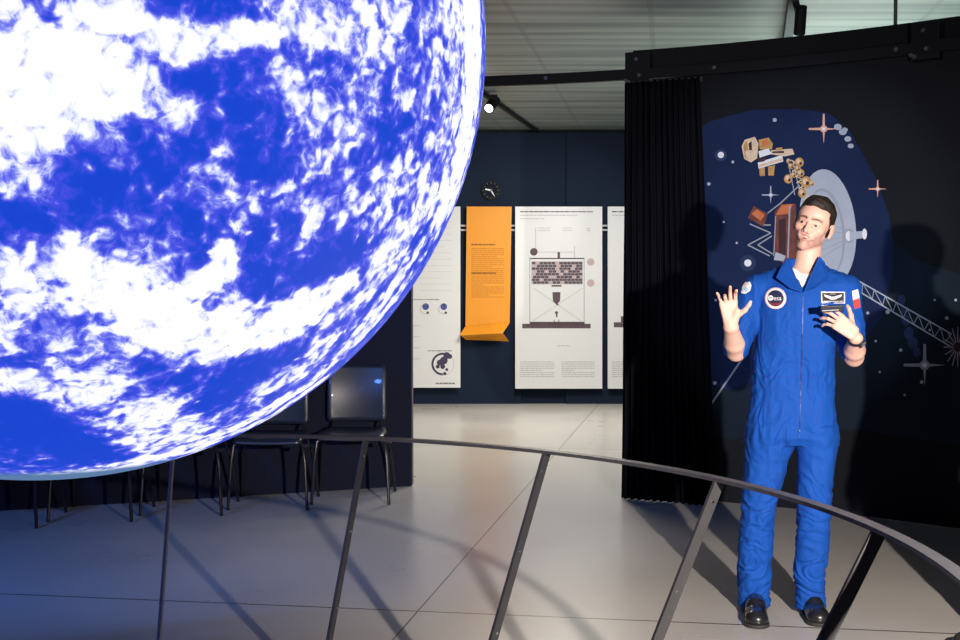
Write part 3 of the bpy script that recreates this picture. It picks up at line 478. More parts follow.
for i in range(13):
    a = aC0 + (aC1 - aC0) * (i + 0.5) / 13
    m.disc(arc(a, BR - 0.085, 2.79), 0.012, 0.03, axis=(0, 0, 1), seg=8)
m.build('curtain_glider', M_steel, cur)

# ---- print on the banner (a flat picture on the fabric)
PM = [mat('print_navy', (0.011, 0.022, 0.075), rough=0.85, noise=0.35, nscale=2.5, spec=0.1),
      mat('print_grey_blue', (0.38, 0.44, 0.56), rough=0.85, noise=0.12, nscale=8, spec=0.1),
      mat('print_gold', (0.50, 0.30, 0.12), rough=0.85, noise=0.6, nscale=45, spec=0.1),
      mat('print_cream', (0.68, 0.55, 0.42), rough=0.85, noise=0.3, nscale=40, spec=0.1),
      mat('print_bronze', (0.16, 0.06, 0.05), rough=0.85, noise=0.6, nscale=20, spec=0.1),
      mat('print_orange', (0.55, 0.17, 0.08), rough=0.85, noise=0.3, nscale=20, spec=0.1),
      mat('print_light', (0.75, 0.80, 0.90), rough=0.85, spec=0.1),
      mat('print_line_grey', (0.31, 0.35, 0.44), rough=0.85, spec=0.1),
      mat('print_dark', (0.06, 0.03, 0.04), rough=0.85, spec=0.1),
      mat('print_star_pink', (0.75, 0.42, 0.33), rough=0.85, spec=0.1),
      mat('print_mist', (0.028, 0.045, 0.115), rough=0.85, noise=0.5, nscale=12, spec=0.1),
      mat('print_deep', (0.010, 0.018, 0.032), rough=0.85, noise=0.3, nscale=3, spec=0.1)]
art = MB(); layer = [0]
def onb(px, py, l):
    a, z = arc_hit(px, py, BR); return arc(a, BR - 0.002 - 0.0006 * l, z)
def poly(pts, mi, l):
    P2 = []
    for p, q in zip(pts, pts[1:] + pts[:1]):
        k = max(1, int(math.hypot(q[0]-p[0], q[1]-p[1]) / 10)); P2 += [(p[0]+(q[0]-p[0])*i/k, p[1]+(q[1]-p[1])*i/k) for i in range(k)]
    pts = P2; n = len(pts); cx = sum(p[0] for p in pts)/n; cy = sum(p[1] for p in pts)/n
    K = max(2, int(max(math.hypot(p[0]-cx, p[1]-cy) for p in pts) / 10)); vs = [onb(cx, cy, l)]   # rings so the shape follows the curved cloth
    for k in range(1, K+1):
        for p in pts: vs.append(onb(cx + (p[0]-cx)*k/K, cy + (p[1]-cy)*k/K, l))
    fs = [(0, 1+i, 1+(i+1) % n) for i in range(n)]
    for k in range(K-1):
        for i in range(n):
            j = (i+1) % n; fs.append((1+k*n+i, 1+(k+1)*n+i, 1+(k+1)*n+j, 1+k*n+j))
    art.add(vs, fs, mi)
def line(p, q, wd, mi, l):
    dx, dy = q[0]-p[0], q[1]-p[1]; L_ = math.hypot(dx, dy); nx, ny = -dy/L_*wd/2, dx/L_*wd/2
    n = max(1, int(L_/8)); vs = []
    for i in range(n+1):
        x, y = p[0]+dx*i/n, p[1]+dy*i/n; vs += [onb(x+nx, y+ny, l), onb(x-nx, y-ny, l)]
    art.add(vs, [(2*i, 2*i+1, 2*i+3, 2*i+2) for i in range(n)], mi)
def ell(cx, cy, rx, ry, mi, l, n=28, rot=0):
    poly([(cx + rx*math.cos(t)*math.cos(rot) - ry*math.sin(t)*math.sin(rot), cy + rx*math.cos(t)*math.sin(rot) + ry*math.sin(t)*math.cos(rot)) for t in [2*PI*i/n for i in range(n)]], mi, l)
def star(x, y, r, mi, core=6, l=6):
    for dx, dy in ((1,0),(0,1)):
        poly([(x-dx*r-dy*r*0.06, y-dy*r-dx*r*0.06),(x-dx*r+dy*r*0.06, y-dy*r+dx*r*0.06),(x+dy*r*0.09, y+dx*r*0.09),(x+dx*r, y+dy*r),(x-dy*r*0.09, y-dx*r*0.09)], mi, l)
    ell(x, y, r*0.24, r*0.24, mi, l+1, 14); ell(x, y, r*0.12, r*0.12, core, l+2, 12)
poly([(690,135),(711,121),(752,110),(800,109),(829,113),(850,131),(876,178),(889,214),(893,240),(920,262),(965,275),(1010,300),(1030,350),(1020,430),(960,445),(860,430),(790,425),(730,440),(690,430),(684,300)], 11, 1)
poly([(690,135),(711,121),(752,110),(800,109),(829,113),(850,131),(876,178),(889,214),(893,240),(893,275),(880,320),(860,345),(790,365),(730,390),(690,380),(685,250)], 0, 2)
ell(748,263,8,8,10,3); ell(721,155,6,6,10,3)
for (x, y, r) in [(775,120,2),(709,184,1.8),(733,162,1.5),(721,155,3.2),(748,263,3.6),(737,243,1.2),(724,222,1.2),(716,300,1.3),(888,312,2.2),(868,313,1.5),(901,350,1.7),(876,341,1.3),(947,318,1.8),(922,382,1.8),(905,395,1.2),(880,372,1.2),(935,300,1.2),(956,300,1.4),(715,383,1.8),(728,340,1.3),(930,330,1.2)]:
    ell(x, y, r, r, 6 if r > 2.5 else 1, 5, 12)
for (x, y, r) in [(838,127,4),(843,132,4),(848,139,3.5),(851,146,3),(845,130,3)]: ell(x, y, r, r*0.8, 1, 4, 12)
for (x, y, r) in [(902,300,4),(906,320,4.5),(909,333,5),(913,343,5),(917,352,4),(904,310,3)]: ell(x, y, r, r*1.3, 10, 4, 12)
star(824,129,15,9); star(878,189,9,9); star(771,195,9,1); star(925,365,21,7)
# dish
ell(828,227,28,58,1,4,40, -0.10); ell(826,232,19,44,7,5,36,-0.10); ell(825,233,17.5,42,1,6,36,-0.10)
for a_ in (-26,-12,4,18,30): line((812,240+a_*0.8),(851,235+a_*0.15),0.7,7,7)
ell(850,236,5,7.5,7,8,20); ell(849,236,3,5,6,9,20); poly([(850,232),(864,231),(864,238),(850,240)],1,10); ell(865,234,2.4,5.5,6,11,16)
# spacecraft body and side panel
poly([(775,212),(781,204),(796,204),(797,258),(789,266),(774,258)],4,5); poly([(776,215),(782,205),(793,204),(789,214)],5,6)
poly([(779,220),(786,218),(786,256),(779,252)],8,6); line((790,206),(788,262),1.6,7,7); line((776,216),(774,256),1.0,7,7); poly([(776,252),(786,256),(784,261),(774,260)],1,7)
poly([(748,218),(754,206),(768,214),(764,227)],4,5); poly([(752,214),(757,209),(765,215),(761,221)],5,6)
for p, q in [((750,224),(771,233)),((771,233),(748,245)),((748,245),(770,256)),((771,225),(764,225)),((772,236),(758,245)),((758,245),(773,254)),((768,213),(781,203)),((781,203),(800,185))]: line(p, q, 1.2, 7, 5)
# scan platform
def q8(pts, mi, l): poly([(735 + x/8, 125 + y/8) for x, y in pts], mi, l)
q8([(55,170),(80,118),(160,95),(190,150),(178,268),(130,300),(75,272)],3,6); q8([(70,165),(95,125),(110,200),(112,280),(80,260)],2,7); q8([(110,150),(135,130),(140,235),(122,240)],8,8); q8([(85,205),(170,200),(165,265),(130,290),(90,260)],3,8)
q8([(190,120),(270,100),(305,150),(298,195),(200,195)],2,6); q8([(215,130),(262,115),(270,160),(225,175)],5,7); q8([(190,210),(270,188),(295,232),(200,262)],6,8)
q8([(290,203),(460,190),(478,235),(400,252),(290,235)],3,7); q8([(300,212),(395,208),(395,225),(300,226)],8,8); q8([(330,185),(380,180),(378,205),(328,205)],2,8)
q8([(185,300),(380,240),(388,292),(190,350)],6,6); q8([(190,320),(380,262),(384,285),(192,342)],3,7); q8([(195,345),(242,338),(240,408),(200,408)],2,6); q8([(265,335),(322,322),(312,405),(270,405)],2,6); q8([(180,262),(250,262),(240,290),(190,300)],8,7)
for x, y, r in [(517,300,36),(528,385,30),(428,432,34),(572,458,44),(540,545,34),(450,330,22),(505,350,22),(470,400,20),(615,470,18),(430,290,18)]:
    ell(735+x/8,125+y/8,r/8,r/8*1.1,2,7,14); ell(735+(x-6)/8,125+(y-8)/8,r/16,r/14,3,8,12); ell(735+(x+10)/8,125+(y+8)/8,r/26,r/22,8,9,10)
for k in range(7):
    x = 425 + k*18; y = 270 + k*45
    q = [(x,y),(x+60,y+30)],[(x+60,y+30),(x+15,y+60)]
    for (a_, b_) in q: line((735+a_[0]/8,125+a_[1]/8),(735+b_[0]/8,125+b_[1]/8),0.9,3,6)
line((793,160),(801,197),0.9,7,6); line((788,160),(795,195),0.9,7,6)
# lattice boom
A0, A1, B0, B1 = (852,277),(952,334),(857,290),(950,346)
line(A0, A1, 1.3, 1, 6); line(B0, B1, 1.3, 1, 6)
lp = lambda p, q, t: (p[0]+(q[0]-p[0])*t, p[1]+(q[1]-p[1])*t)
for k in range(9):
    line(lp(A0,A1,k/9), lp(B0,B1,(k+.5)/9), 0.8, 7, 5); line(lp(B0,B1,(k+.5)/9), lp(A0,A1,(k+1)/9), 0.8, 7, 5)
for k in range(16):
    t = 2*PI*k/16; line((958+4*math.cos(t),347+5*math.sin(t)),(958+14*math.cos(t),347+20*math.sin(t)),1.0,7,6)
ell(958,347,9,13,8,5,20)
line((745,355),(708,409),1.8,7,5)
art.build('printed_picture', PM, banner)

# ------------------------------------------------------------------ posters on the far wall
def back_hit(px, py, off=0.0):
    r = ray(px, py); t = (YB - off) / (r.y - slope * r.x)
    return Vector((0, 0, EYE)) + r * t
WX = Vector((1, slope, 0)).normalized(); WN = Vector((slope, -1, 0)).normalized()
def board(mb, x0, y0, x1, y1, d0, d1, mi=0):
    a, b, c, d = back_hit(x0, y1, 0), back_hit(x1, y1, 0), back_hit(x1, y0, 0), back_hit(x0, y0, 0)
    lo = [p + WN * d0 for p in (a, b, c, d)]; hi = [p + WN * d1 for p in (a, b, c, d)]
    mb.add(lo + hi, [(3,2,1,0),(4,5,6,7),(0,1,5,4),(1,2,6,5),(2,3,7,6),(3,0,4,7)], mi)
def flat(mb, pts, d, mi=0):
    mb.add([back_hit(x, y) + WN * d for x, y in pts], [tuple(range(len(pts)))], mi)
def rect(mb, x0, y0, x1, y1, d, mi=0): flat(mb, [(x0,y1),(x1,y1),(x1,y0),(x0,y0)], d, mi)
def circ(mb, cx, cy, r, d, mi=0, n=20, r2=None, a0=0, a1=2*PI):
    if r2 is None: flat(mb, [(cx+r*math.cos(a0+(a1-a0)*i/n), cy-r*math.sin(a0+(a1-a0)*i/n)) for i in range(n)], d, mi)
    else:
        for i in range(n):
            t0, t1 = a0+(a1-a0)*i/n, a0+(a1-a0)*(i+1)/n
            flat(mb, [(cx+r*math.cos(t0),cy-r*math.sin(t0)),(cx+r*math.cos(t1),cy-r*math.sin(t1)),(cx+r2*math.cos(t1),cy-r2*math.sin(t1)),(cx+r2*math.cos(t0),cy-r2*math.sin(t0))], d, mi)
class Paragraphs:
    def __init__(s): s.blocks = []
    def build(s, name, mats, parent):
        for b in s.blocks: b.build(name, mats, parent)
def textlines(mb, x0, y0, x1, n, dy, h, d, mi, seed=1):
    b = MB(); mb.blocks.append(b); mb = b
    R_ = random.Random(seed); y = y0
    for i in range(n):
        x = x0; xe = x1 if (i+1) % 5 else x0 + (x1-x0)*R_.uniform(.3,.8)
        while x < xe:
            wl = R_.uniform(1.2, 5.0); rect(mb, x, y, min(x+wl, xe), y+h, d, mi); x += wl + 0.6
        y += dy
D0, D1, DI = 0.07, 0.085, 0.0865
def poster(name, label, px0, px1, py0=207, py1=388):
    m = MB(); board(m, px0, py0, px1, py1, D0, D1); o = m.build(name, M_white); tag(o, label, 'poster', 'exhibition boards on the far wall')
    for xa in (px0+8, px1-14):
        c = MB(); board(c, xa, py0+10, xa+6, py0+14, 0.001, D0-0.001); c.build('wall_spacer', M_chrome, o)
    return o
p1 = poster('exhibition_board', 'white board with small round earth drawings between the globe and the orange panel', 376, 460.5, 207, 387)
m = Paragraphs()
textlines(m, 420, 222, 452, 12, 6.2, .3, DI, 1, 3); textlines(m, 384, 325, 420, 5, 11, .6, DI, 1, 4); textlines(m, 414, 299, 440, 1, 3, .8, DI, 0, 4); textlines(m, 428, 350, 452, 1, 2, .8, DI, 0, 9); textlines(m,436,382,455,1,2,1.4,DI,0,11)
m.build('printed_text', [M_ink, M_lightink], p1)
m = MB()
EI = [mat('dark_violet_ink',(0.06,0.045,0.10),rough=.7,noise=.4,nscale=30), M_blueink, M_lightink]
for cx in (425.5, 443.5):
    m = MB(); circ(m, cx, 309, 5, DI, 2, 16, 4.3, PI*0.4, PI*1.6); circ(m, cx+.5, 306.5, 3.4, DI, 1, 14); circ(m, cx+2.5, 312.5, 1.3, DI, 0, 10); m.build('earth_drawing', EI, p1)
m = MB()
circ(m, 443, 363.5, 11.3, DI, 0, 24, 9.2, PI*0.45, PI*1.5); circ(m, 443, 363.5, 11.3, DI, 2, 24, 10.9)
for x, y, r in [(444,360,4),(447,355,3.5),(440,362,3),(450,356,2.5),(443,366,2.5),(447,369,1.5),(445,373,1.7),(438,366,2)]: circ(m, x, y, r, DI+.0004*(r+x%3), 0, 9)
m.build('earth_drawing', EI, p1)
p2 = poster('exhibition_board', 'large white board with a purple spacecraft drawing, right of the orange panel', 515, 601.5)
m = Paragraphs()
textlines(m, 520, 211.4, 592, 1, 3, 1.3, DI, 0, 5); textlines(m, 520, 215.2, 577, 1, 3, 0.9, DI, 1, 6); textlines(m, 520, 218.6, 544, 1, 3, 0.9, DI, 1, 7)
textlines(m, 537, 228, 550, 2, 2.4, .7, DI, 1, 8); textlines(m, 562, 228, 571, 2, 2.4, .7, DI, 1, 9); textlines(m, 586, 228.5, 590, 2, 2, .7, DI, 1, 10); textlines(m, 557, 345, 569, 1, 2, .7, DI, 1, 12)
textlines(m, 520, 361, 554, 8, 2.1, .75, DI, 1, 13); textlines(m, 561, 361, 594, 8, 2.1, .75, DI, 1, 14)
m.build('printed_text', [M_ink, M_lightink], p2)
m = MB()
R_ = random.Random(8)
for r in range(8):
    for c in range(13):
        x0 = 531.5 + c*3.9 + (r % 2)*1.2; y0 = 262 + r*2.75
        rect(m, x0, y0, min(x0+3.6, 581.8), y0+2.45, DI+.0002, 0 if R_.random() < .75 else 1)
rect(m, 531, 261.3, 582, 284.3, DI, 2)
for x0, y0, x1, y1 in [(529,258,584,259.2),(529,258,530,323),(583,258,584,323),(551,285,561,286.6),(522,323.5,590,328),(529.5,321.5,584,324),(557,252,559.5,258),(530,252.0,574,252.5),(573.5,246,574.2,258),(535,252,535.6,228)]:
    rect(m, x0, y0, x1, y1, DI+.0001, 0 if y1-y0 > 1 and x1-x0 > 2 else 2)
flat(m, [(552,292),(560,292),(559.5,301),(556,304.5),(552.5,301)], DI, 0)
circ(m, 533.5, 252, 3.8, DI+.0003, 0, 14); circ(m, 590, 262, 3.7, DI, 1, 14); circ(m, 590, 283, 3.7, DI, 1, 14); rect(m, 555.5, 311, 557, 317, DI, 0); circ(m,556,312.5,1.6,DI+.0002,0,10); circ(m, 556, 319.5, 3, DI, 3, 12, 2.2, PI, 2*PI)
for p, q in [((532,288),(581,321)),((581,288),(532,321))]:
    flat(m, [(p[0],p[1]),(p[0]+2.5,p[1]),(q[0]+1.2,q[1]),(q[0]-1.2,q[1])], DI-.0002, 4)
m.build('spacecraft_drawing', [M_purple, M_rose, M_lightink, M_ink, mat('pale_green_ink',(0.66,0.69,0.66),rough=.7)], p2)
p3 = poster('exhibition_board', 'white board mostly hidden behind the black curtain', 607, 693)
m = Paragraphs(); textlines(m, 611, 211.4, 680, 1, 3, 1.3, DI, 0, 15); textlines(m, 611, 215.2, 660, 1, 3, .9, DI, 1, 16); textlines(m, 611, 361, 640, 8, 2.1, .75, DI, 1, 17); m.build('printed_text', [M_ink, M_lightink], p3)
m = MB(); rect(m, 613, 322, 680, 327, DI, 0); rect(m, 620, 316, 640, 322, DI, 0); m.build('spacecraft_drawing', M_purple, p3)
# orange panel with folded leaflet tray
ob = MB(); a_ = [back_hit(x, y) + WN * D0 for x, y in ((465.5,326),(509.5,322),(511.5,207),(466.8,207))]; b_ = [p + WN*0.015 for p in a_]
ob.add(a_ + b_, [(3,2,1,0),(4,5,6,7),(0,1,5,4),(1,2,6,5),(2,3,7,6),(3,0,4,7)])
orange = ob.build('orange_board', M_orange); tag(orange, 'narrow orange information panel with a folded tray at its foot', 'poster', 'exhibition boards on the far wall')
m = MB()
tl, tr = back_hit(465.5,326)+WN*0.08, back_hit(509.5,322)+WN*0.08
fl, fr = back_hit(460,334)+WN*0.19, back_hit(502.5,332)+WN*0.19
bl, br_ = back_hit(466,339.5)+WN*0.07, back_hit(509,341)+WN*0.07
th3 = Vector((0,0,-0.008))
m.add([tl,tr,fr,fl,tl+th3,tr+th3,fr+th3,fl+th3], [(0,1,2,3),(7,6,5,4),(0,4,5,1),(1,5,6,2),(2,6,7,3),(3,7,4,0)])
w3 = WN*-0.008
m.add([fl,fr,br_,bl,fl+w3,fr+w3,br_+w3,bl+w3], [(3,2,1,0),(4,5,6,7),(0,1,5,4),(1,2,6,5),(2,3,7,6),(3,0,4,7)])
m.build('folded_tray', M_orange, orange)
m = Paragraphs(); textlines(m, 471.5, 244, 495, 1, 2, 1.6, DI, 0, 21); textlines(m, 471.5, 248.5, 504, 14, 2.0, .75, DI, 1, 22); textlines(m, 471.5, 272.5, 496, 1, 2, 1.3, DI, 0, 23); textlines(m, 471.5, 276.5, 504, 11, 2.0, .75, DI, 1, 24)
m.build('printed_text', [M_brownink, mat('orange_brown_ink',(0.52,0.20,0.012),rough=.7)], orange)
wr = MB()
for yy in (225.8, 230.2):
    wr.tube([back_hit(376, yy) + WN*0.03, back_hit(740, yy) + WN*0.03], 0.012, seg=8)
o = wr.build('hanging_rail', mat('pale_rail',(0.55,0.58,0.62),rough=.4)); tag(o, 'pale double rail crossing the gaps between the wall boards', 'rail')
# clock
cc = back_hit(491, 190.5)
clock = thing('wall_clock', 'small dark round clock on the wall above the orange panel', 'clock', cc)
def cl(mb, x, z, d): return Vector((WX.x*x, WX.y*x, z)) + WN*d
m = MB(); m.disc(WN*0.001, 0.112, 0.035, axis=WN, seg=32); m.build('case', M_black, clock, smooth=True)
M_mark = mat('dim_marks',(0.07,0.09,0.12),rough=.5)
m = MB(); m.disc(WN*0.0362, 0.10, 0.001, axis=WN, seg=32); m.build('dial', mat('dark_dial',(0.005,0.008,0.016),rough=.6,spec=.1), clock)
for k in range(12):
    m = MB(); t = 2*PI*k/12; m.add([cl(m, r*math.sin(t)+s*.004*math.cos(t), r*math.cos(t)-s*.004*math.sin(t), .0385) for r, s in ((.078,-1),(.094,-1),(.094,1),(.078,1))], [(0,1,2,3)]); m.build('hour_mark', M_mark, clock)
for nm, L_, ang, wd in (('hour_hand',.07,-80,.012),('minute_hand',.075,150,.008)):
    m = MB(); t = math.radians(ang)
    m.add([cl(m, r*math.sin(t)+s*wd*math.cos(t), r*math.cos(t)-s*wd*math.sin(t), .041) for r, s in ((-.01,-1),(L_,-.6),(L_,.6),(-.01,1))], [(0,1,2,3)]); m.build(nm, mat('white_hand',(.75,.8,.85),rough=.4), clock)

# ------------------------------------------------------------------ chairs along the partition
M_ply = mat('black_lacquered_ply', (0.014, 0.020, 0.034), rough=0.42, coat=0.25, spec=0.8, noise=0.1)
M_leg = mat('dark_tube_steel', (0.03, 0.03, 0.035), rough=0.35, metal=0.6)
rd = Vector((-0.94, -0.34, 0)).normalized()
crz = math.atan2(rd.y, rd.x) + PI                              # local +x along the row to the right
def shell(name, prof, hw, parent, thick=0.012, crown=0.0):
    """prof: (y, z, halfwidth) profile swept across"""
    m = MB(); K = 14; vs = []
    for (y, z, wv) in prof:
        for i in range(K + 1):
            f = -1 + 2*i/K; e = 1 - 0.06*abs(f)**6
            vs.append((f*wv, y + crown*(1-f*f)*(1 if z > 0.5 else 0), z + (0.006*(f*f) if z < 0.5 else 0)))
    W = K + 1; m.add(vs, [(j*W+i, j*W+i+1, (j+1)*W+i+1, (j+1)*W+i) for j in range(len(prof)-1) for i in range(K)])
    o = m.build(name, M_ply, parent, smooth=True); s = o.modifiers.new('t', 'SOLIDIFY'); s.thickness = thick; s.offset = 0
    return o
def make_chair():
    t = thing('stacking_chair', '', 'chair', (0,0,0), 0, 'black chairs along the partition')
    shell('seat', [(-.235,.428,.205),(-.225,.442,.215),(-.20,.452,.22),(-.1,.452,.222),(0,.447,.222),(.1,.443,.215),(.17,.448,.205),(.20,.458,.20)], .22, t)
    pr = []
    for i in range(15):
        f = i/14; z = .505 + .385*f; y = .205 + .055*f + .03*math.sin(f*PI*0.9+0.15)*-1 + 0.02
        wv = .205 - .004*f - (.02*((f-.88)/.12)**2 if f > .88 else 0) - (.012*((.1-f)/.1)**2 if f < .1 else 0); pr.append((y, z, wv))
    shell('backrest', pr, .2, t, crown=0.028)
    for s in (-1, 1):
        m = MB(); m.tube([(s*.256,-.215,.003),(s*.240,-.195,.30),(s*.222,-.18,.415),(s*.19,-.17,.436)], .0105, seg=10); m.build('leg', M_leg, t, smooth=True)
        m = MB(); m.tube([(s*.262,.275,.003),(s*.235,.185,.30),(s*.205,.15,.43),(s*.17,.20,.46),(s*.165,.245,.50),(s*.15,.262,.57)], .0105, seg=10); m.build('leg', M_leg, t, smooth=True)
    m = MB(); m.tube([(-.19,-.17,.434),(.19,-.17,.434)], .009, seg=8); m.tube([(-.20,.15,.434),(.20,.15,.434)], .009, seg=8)
    m.tube([(-.2,-.175,.43),(-.2,.15,.43)], .008, seg=8); m.tube([(.2,-.175,.43),(.2,.15,.43)], .008, seg=8); m.build('seat_frame', M_leg, t, smooth=True)
    m = MB(); m.box((.215,-.19,.405),(.27,-.16,.425)); m.build('row_connector', M_leg, t)
    return t
chair0 = make_chair()
clab = ['black shell chair at the right end of the row, its whole back in view', 'second black shell chair from the right end, its back partly behind the globe',
        'third black chair from the right end, only its legs showing under the globe', 'fourth black chair from the right end, only its legs showing under the globe', 'leftmost black chair showing a leg under the bottom of the globe']
fl0 = at_floor(389, 505); row0 = fl0 - (-rd)*0.0
yv = Vector((-rd.y, rd.x, 0)); 
if yv.y < 0: yv = -yv
for i in range(5):
    c = chair0 if i == 0 else copy_tree(chair0)
    p = fl0 + Vector((-0.256, 0.215, 0)) + rd * (0.545 * i)
    c.location = (p.x, p.y, 0); c['label'] = clab[i]

# ------------------------------------------------------------------ ceiling fittings
cp = lambda px, py, z: (lambda r: Vector((0,0,EYE)) + r*((z-EYE)/r.z))(ray(px, py))
lt = thing('spotlight_track', 'thin black lighting track with one lit spot, on the ceiling right of the globe', 'lamp')
A_, B_ = cp(537, 131, 3.22), cp(440, 64, 3.22)
m = MB(); m.bar(A_, B_, 0.035, 0.03); m.bar(A_, A_ + Vector((0,0,0.03)), 0.03, 0.03, up=(0,1,0)); m.bar(B_, B_ + Vector((0,0,0.03)), 0.03, 0.03, up=(0,1,0)); m.build('rail', M_black, lt)
s0 = cp(494, 97, 3.20)
m = MB(); m.tube([s0, s0 + Vector((0,0,-0.06))], 0.012); m.box(tuple(s0+Vector((-.03,-.03,-.03))), tuple(s0+Vector((.03,.03,0.02)))); m.build('arm', M_black, lt)
sd_ = Vector((-0.35, -0.75, -0.55)).normalized(); hc = s0 + Vector((-.02,0,-0.07))
m = MB(); m.disc(hc - sd_*0.09, 0.05, 0.17, axis=sd_, seg=20); hd = m.build('lamp_head', M_black, lt, smooth=True)
m = MB(); m.disc(hc + sd_*0.081, 0.04, 0.004, axis=sd_, seg=20); m.build('lit_lens', mat('lit_lens',(1,1,1),emit=(0.85,0.9,1.0),estr=6), hd)
# duct-like beam with black clamp near the top right
a_, b_ = cp(787, 42, 3.21), cp(795, -12, 3.21)
bm_ = MB(); bm_.bar(a_ + (a_-b_)*.8, b_ + (b_-a_)*.8, 0.06, 0.075, up=(0,0,1)); o = bm_.build('ceiling_beam', mat('blue_grey_steel',(0.035,0.055,0.07),rough=.6,noise=.3)); tag(o, 'blue-grey steel beam running under the ceiling above the banner', 'beam')
sp2 = thing('ceiling_spotlight', 'small black spotlight clamped to the blue-grey ceiling beam above the banner', 'lamp')
c0 = cp(798.5, 14, 3.10)
m = MB(); m.tube([c0 + Vector((-.02,0,.09)), c0 + Vector((0,0,0))], .02); m.build('clamp', M_black, sp2); m = MB(); m.disc(c0 + Vector((0,-.06,.03)), .035, .17, axis=(.08,.5,-.8), seg=16); m.build('lamp_head', M_black, sp2, smooth=True)

# ------------------------------------------------------------------ people: implicit surfaces turned into one continuous mesh
import openvdb
class SDF:
    def __init__(s, lo, hi, h):
        s.lo = np.array(lo, float); s.h = h
        s.n = np.ceil((np.array(hi) - s.lo) / h).astype(int) + 1
        s.d = np.full(s.n, 1.0, np.float32)
    def win(s, lo, hi):
        a = np.clip(np.floor((np.array(lo) - s.lo) / s.h).astype(int), 0, s.n); b = np.clip(np.ceil((np.array(hi) - s.lo) / s.h).astype(int) + 1, 0, s.n)
        if (b <= a).any(): return None
        sl = tuple(slice(int(i), int(j)) for i, j in zip(a, b))
        g = np.meshgrid(*[s.lo[i] + s.h * np.arange(a[i], b[i]) for i in range(3)], indexing='ij')
        return sl, g
    def put(s, lo, hi, fn, k=0.01, op='add'):
        pad = 0.02 + 2.2 * k
        W_ = s.win(np.array(lo) - pad, np.array(hi) + pad)
        if W_ is None: return
        sl, (X, Y, Z) = W_; v = fn(X, Y, Z).astype(np.float32); o = s.d[sl]
        if op == 'sub': v = -v; o = -o; v, o = v, -o; r = s._smax(o, v, k)
        elif op == 'cut': r = s._smax(o, v, k)
        else: r = -s._smax(-o, -v, k)
        s.d[sl] = r
    @staticmethod
    def _smax(a, b, k):
        if k <= 0: return np.maximum(a, b)
        h = np.clip(0.5 + 0.5 * (a - b) / k, 0, 1); return b * (1 - h) + a * h + k * h * (1 - h)
    def cone(s, a, b, ra, rb, k=0.01, op='add', sq=None):
        """tapered capsule; sq=(direction, factor) widens it along a direction"""
        a = np.array(a, float); b = np.array(b, float); ab = b - a; L2 = ab @ ab + 1e-12
        R_ = max(ra, rb) * (sq[1] if sq and sq[1] > 1 else 1)
        def fn(X, Y, Z):
            px, py, pz = X - a[0], Y - a[1], Z - a[2]
            t = np.clip((px*ab[0] + py*ab[1] + pz*ab[2]) / L2, 0, 1)
            qx, qy, qz = px - t*ab[0], py - t*ab[1], pz - t*ab[2]
            if sq:
                dr = np.array(sq[0], float); dr /= np.linalg.norm(dr); c = qx*dr[0] + qy*dr[1] + qz*dr[2]; e = c*(1/sq[1] - 1)
                qx, qy, qz = qx + e*dr[0], qy + e*dr[1], qz + e*dr[2]
            return np.sqrt(qx*qx + qy*qy + qz*qz) - (ra + (rb - ra) * t)
        s.put(np.minimum(a, b) - R_, np.maximum(a, b) + R_, fn, k, op)
    def ell(s, c, r, k=0.01, op='add', M=None):
        c = np.array(c, float); r = np.array(r, float); Mi = np.array(M) if M is not None else np.eye(3)
        R_ = r.max()
        def fn(X, Y, Z):
            p = [X - c[0], Y - c[1], Z - c[2]]
            q = [sum(Mi[j][i] * p[j] for j in range(3)) / r[i] for i in range(3)]    # inverse rotation
            l = np.sqrt(q[0]**2 + q[1]**2 + q[2]**2); g = np.sqrt(sum((q[i]/r[i])**2 for i in range(3))) + 1e-6
            return l * (l - 1) / g
        s.put(c - R_, c + R_, fn, k, op)
    def loft(s, tab, k=0.03, ex=2.3, op='add', grow=0.0):
        """tab rows: z, cx, cy, half width, half depth (z rising)"""
        T = np.array(tab, float)
        def fn(X, Y, Z):
            z = np.clip(Z, T[0,0], T[-1,0])
            cx, cy, a, b = [np.interp(z, T[:,0], T[:,i]) for i in (1,2,3,4)]
            a = a + grow; b = b + grow
            l = (np.abs((X-cx)/a)**ex + np.abs((Y-cy)/b)**ex)**(1/ex)
            g = np.minimum(a, b); return np.maximum((l - 1) * g, np.abs(Z - (T[0,0]+T[-1,0])/2) - (T[-1,0]-T[0,0])/2)
        lo = [(T[:,1]-T[:,3]).min()-grow, (T[:,2]-T[:,4]).min()-grow, T[0,0]]; hi = [(T[:,1]+T[:,3]).max()+grow, (T[:,2]+T[:,4]).max()+grow, T[-1,0]]
        s.put(lo, hi, fn, k, op)
    def mesh(s, name, smooth=0):
        g = openvdb.FloatGrid(background=1.0); g.copyFromArray(s.d)
        pts, quads = g.convertToQuads(isovalue=0.0)
        co_ = pts * s.h + s.lo
        if smooth:
            E_ = np.concatenate([quads[:, [0,1]], quads[:, [1,2]], quads[:, [2,3]], quads[:, [3,0]]]).astype(int)
            for _ in range(smooth):
                acc = np.zeros_like(co_); cnt = np.zeros(len(co_))
                for c_ in range(3): acc[:, c_] = np.bincount(E_[:,0], co_[E_[:,1], c_], len(co_)) + np.bincount(E_[:,1], co_[E_[:,0], c_], len(co_))
                cnt = np.bincount(E_[:,0], minlength=len(co_)) + np.bincount(E_[:,1], minlength=len(co_))
                co_ = 0.5 * co_ + 0.5 * acc / cnt[:, None]
        me = bpy.data.meshes.new(name); me.from_pydata(co_.tolist(), [], [q[::-1] for q in quads.tolist()])
        me.polygons.foreach_set('use_smooth', [True] * len(me.polygons)); me.update()
        bm = bmesh.new(); bm.from_mesh(me); bmesh.ops.recalc_face_normals(bm, faces=bm.faces); bm.to_mesh(me); bm.free()
        return me
def V(*a): return np.array(a, float)
